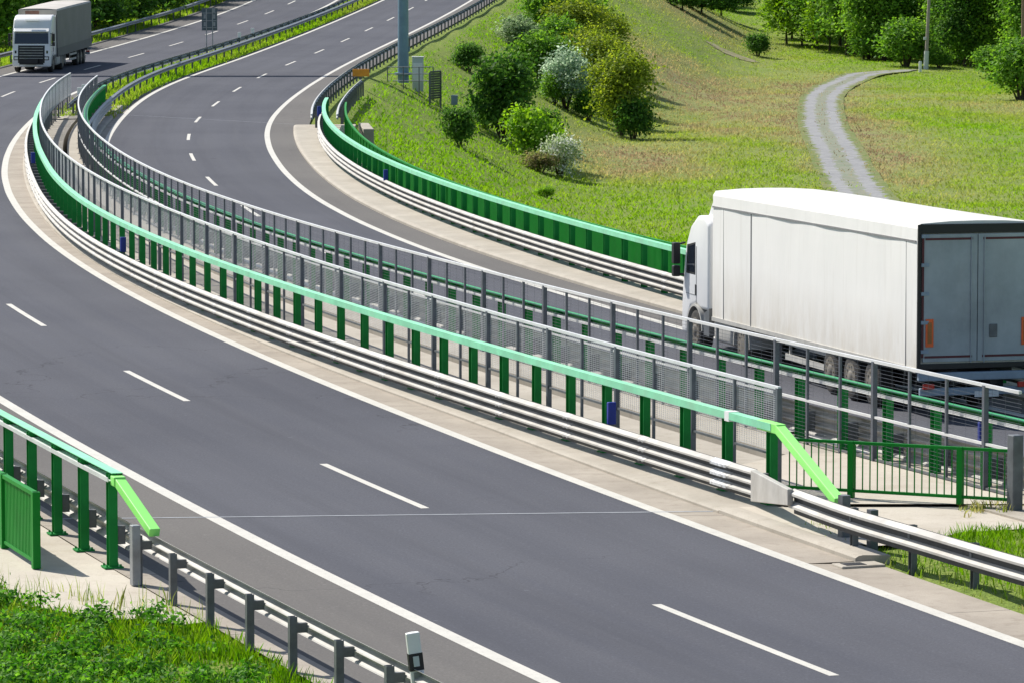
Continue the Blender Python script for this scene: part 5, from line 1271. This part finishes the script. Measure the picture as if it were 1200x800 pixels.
def grass(name, P, per, hr, wr, spread, tones, f, g, lean=.45, var=.15):
    idx = np.repeat(np.arange(len(P)), per); N = len(idx)
    Q = P[idx].copy(); Q[:, :2] += g.normal(size=(N, 2)) * spread
    h = (hr[0] + (hr[1] - hr[0]) * g.random(N) ** 1.5); w = wr[0] + (wr[1] - wr[0]) * g.random(N)
    V, T = blades(Q, h, w, lean * (.4 + g.random(N)), tone_pick(tones, f[idx] + g.normal(size=N) * min(.10, var), g, var), g)
    me = face_mesh(name, V, 5, T, M['blade'])
    o = bpy.data.objects.new(name, me); COL.objects.link(o)
    return tag(o, kind='stuff')

GT = [(0.226, 0.424, 0.033), (0.286, 0.429, 0.048), (0.341, 0.418, 0.077), (0.413, 0.385, 0.138), (0.446, 0.358, 0.187), (0.330, 0.237, 0.149)]
g = np.random.default_rng(5)
N = 360000
Y = 212 + 450 * g.random(N) ** 1.35; X = -14 + g.random(N) * 106
keep = (X > lx('B_right', Y) + np.where(Y < 222, 5.5, 3.5)) & (np.abs(X) < .155 * Y) & (Y < 655)
X, Y = X[keep], Y[keep]
dt = dist_track(X, Y)
keep = ((dt > 2.1) | ((dt > 1.5) & (g.random(len(X)) < .35)) | ((dt < .45) & (g.random(len(X)) < .28)))
X, Y = X[keep], Y[keep]
# thin the field where it is bare, so that it grows in patches
cl = wob(X * 1.7, Y * 1.1)
keep = g.random(len(X)) < np.clip(.62 + .35 * cl, .12, 1)
X, Y = X[keep], Y[keep]
P = np.stack([X, Y, ground_z(X, Y) - .02], 1)
slope = np.clip((P[:, 2] + 5.4) / 3.5, 0, 1) * (Y < 420)
f = .14 + .98 * dryness(X, Y) - .14 * slope + .09 * wob(X * 1.6, Y * .9) + .08 * wob(X * 4 + 3, Y * 3)
grass('meadow_grass', P, 3, (.05, .24), (.035, .10), .20, GT, f, g, .9, .07)

# median grass beyond the bridge
N = 9000
Y = 227 + 190 * g.random(N) ** 1.2; a = lx('A_right', Y) + 1.0; b = lx('B_left', Y) - .5
X = a + (b - a) * g.random(N)
P = np.stack([X, Y, road_z(Y) - .08], 1)
grass('median_grass', P, 4, (.08, .38), (.05, .12), .15, GT, .10 + .22 * g.random(N) + .15 * wob(X * 4, Y), g)
# verge outside the far guardrails
N = 7000
Y = 262 + 150 * g.random(N); X = lx('A_left', Y) - 2.7 - 5 * g.random(N)
grass('verge_grass', np.stack([X, Y, ground_z(X, Y)], 1), 4, (.10, .45), (.05, .13), .16, GT, .10 + .25 * g.random(N), g)

def inpoly(X, Y, poly):
    r = np.zeros(len(X), bool); n = len(poly)
    for i in range(n):
        x0, y0 = poly[i]; x1, y1 = poly[(i + 1) % n]
        c = ((y0 > Y) != (y1 > Y)) & (X < (x1 - x0) * (Y - y0) / (y1 - y0 + 1e-12) + x0)
        r ^= c
    return r
AP1 = [(-3.0, 80), LA(72, -2.96), LA(66, -2.96), LA(64.2, -2.96), (-4.75, 63.0), (-5.3, 63.6), (-6.0, 63.4), (-6.5, 64.2), (-7.3, 64.9), (-7.9, 66.8), (-8.9, 67.4), (-9.6, 69.6), (-11.5, 71.4), (-13.5, 74), (-13, 80)]
# bank at the bottom left
N = 30000
Y = 50 + 22 * g.random(N); X = -15 + 14 * g.random(N)
keep = (X < lx('A_left', Y) - 3.12) & ~inpoly(X, Y, AP1) & (np.abs(X) < .17 * Y)
X, Y = X[keep], Y[keep]
bare = (blob(X, Y, -4.1, 59.0, .9, 1.2) + blob(X, Y, -3.0, 56.5, .8, 1.3) + .6 * blob(X, Y, -5.6, 60, .6, .8)) > .45
kp = ~bare | (g.random(len(X)) < .2)
X, Y = X[kp], Y[kp]
P = np.stack([X, Y, np.full(len(X), -.11)], 1)
NG = [(0.075, 0.188, 0.015), (0.128, 0.277, 0.021), (0.195, 0.338, 0.033), (0.285, 0.352, 0.068), (0.405, 0.352, 0.150)]
grass('bank_grass', P, 5, (.07, .31), (.010, .026), .07, NG, .35 + .22 * wob(X * 5, Y * 4) + .12 * g.normal(size=len(X)), g, .4)
# leafy weeds among it, thickest at the left
N = 900
Y = 54 + 15 * g.random(N); X = -11.5 + 9 * g.random(N)
d = blob(X, Y, -7.6, 61.5, 1.6, 3.2) + blob(X, Y, -6.2, 58.0, 1.6, 2.2) + .7 * blob(X, Y, -8.4, 66.2, .8, 1.4) + .8 * blob(X, Y, -6.0, 62.9, .8, .5) + .3 * blob(X, Y, -4.6, 57.8, 1.5, 1.5)
keep = (g.random(N) < d) & (X < lx('A_left', Y) - 3.3) & ~inpoly(X, Y, AP1)
X, Y = X[keep], Y[keep]
LV, LT = [], []
WD = [(0.035, 0.117, 0.016), (0.069, 0.205, 0.023), (0.117, 0.293, 0.035), (0.205, 0.399, 0.058)]
for x, y in zip(X, Y):
    h = .14 + .24 * g.random()
    V, T = leaves([(x, y, -.1 + h * .55, .26, .26, h * .55)], 140, .062, WD, g, shell=.25, per=5, spread=.06)
    LV.append(V); LT.append(T)
o = bpy.data.objects.new('bank_weeds', face_mesh('bank_weeds', np.concatenate(LV), 4, np.concatenate(LT), M['leaf'])); COL.objects.link(o); tag(o, kind='stuff')
# tall wisps of dry grass on the edge of the apron
N = 50
t_ = g.random(N); X = -8.6 + 4.0 * t_ + g.normal(size=N) * .25; Y = 67.2 - 3.6 * t_ + g.normal(size=N) * .35
grass('apron_weeds', np.stack([X, Y, np.full(N, -.05)], 1), 5, (.15, .48), (.008, .016), .06, NG, .55 + .3 * g.random(N), g, .3)
# bottom right, between kerb and walkway
N = 9000
Y = 54 + 19 * g.random(N); X = 4 + 10 * g.random(N)
AP2 = [(5.3, 75), (5.3, 71.5), (5.75, 70.2), (6.6, 70.6), (7.3, 71.8), (8.6, 72.3), (10.2, 72.6), (11.5, 73.5), (11.5, 75)]
keep = (X > lx('A_right', Y) + 1.22) & (~inpoly(X, Y, AP2) | (~inpoly(X + .25, Y + .3, AP2) & (g.random(N) < .6))) & (X < .17 * Y)
X, Y = X[keep], Y[keep]
e = X - lx('A_right', Y) - 1.2
thin = g.random(len(X)) < np.clip(.25 + e * .35 + .2 * wob(X * 4, Y * 3), .06, 1)
X, Y, e = X[thin], Y[thin], e[thin]
grass('verge_grass', np.stack([X, Y, ground_z(X, Y) - .01], 1), 6, (.05, .24), (.010, .026), .07, NG, .55 + .25 * wob(X * 5, Y * 4) + .45 * np.clip(.9 - e, 0, 1), g, .4)
N = 26
X = 7.6 + .9 * g.random(N); Y = 74.45 + .25 * g.normal(size=N)
grass('apron_weeds', np.stack([X, Y, np.full(N, .12)], 1), 6, (.06, .22), (.012, .03), .06, NG, .75 + .2 * g.random(N), g, .6)

# ---------------------------------------------------------------- camera, light
cam = bpy.data.cameras.new('camera'); co = bpy.data.objects.new('camera', cam); COL.objects.link(co)
co.location = (0, 0, 10.0)
co.rotation_euler = (math.pi / 2 - math.atan((400 + 90) / 5200.0), 0, 0)
cam.sensor_fit = 'HORIZONTAL'; cam.sensor_width = 36.0; cam.lens = 5200.0 / 1200 * 36
cam.clip_start = 1.0; cam.clip_end = 12000
scene.camera = co

SUN_EL, SUN_DIR = R(47), Vector((-.74, .67, 0)).normalized()     # horizontal direction towards the sun
sd = Vector((SUN_DIR.x * math.cos(SUN_EL), SUN_DIR.y * math.cos(SUN_EL), math.sin(SUN_EL)))
sl = bpy.data.lights.new('sun', 'SUN'); sl.energy = 4.6; sl.angle = R(.53); sl.color = (1.0, .955, .88)
so = bpy.data.objects.new('sun', sl); COL.objects.link(so)
so.rotation_euler = sd.to_track_quat('Z', 'Y').to_euler(); so.location = (-40, 60, 80)
wd = bpy.data.worlds.new('World'); scene.world = wd; wd.use_nodes = True
nt = wd.node_tree; nt.nodes.clear()
sky = nt.nodes.new('ShaderNodeTexSky'); sky.sky_type = 'NISHITA'; sky.sun_disc = False
sky.sun_elevation = SUN_EL; sky.sun_rotation = math.atan2(SUN_DIR.x, SUN_DIR.y)
sky.air_density = 1.0; sky.dust_density = 1.2; sky.ozone_density = 1.0
bg = nt.nodes.new('ShaderNodeBackground'); bg.inputs[1].default_value = .10
ow = nt.nodes.new('ShaderNodeOutputWorld')
nt.links.new(sky.outputs[0], bg.inputs[0]); nt.links.new(bg.outputs[0], ow.inputs[0])
vs = scene.view_settings
scene.display_settings.display_device = 'sRGB'
vs.view_transform = 'Standard'; vs.look = 'None'; vs.gamma = 1; vs.use_curve_mapping = False
vs.exposure = 0.45
scene.render.resolution_x = 1024; scene.render.resolution_y = 682
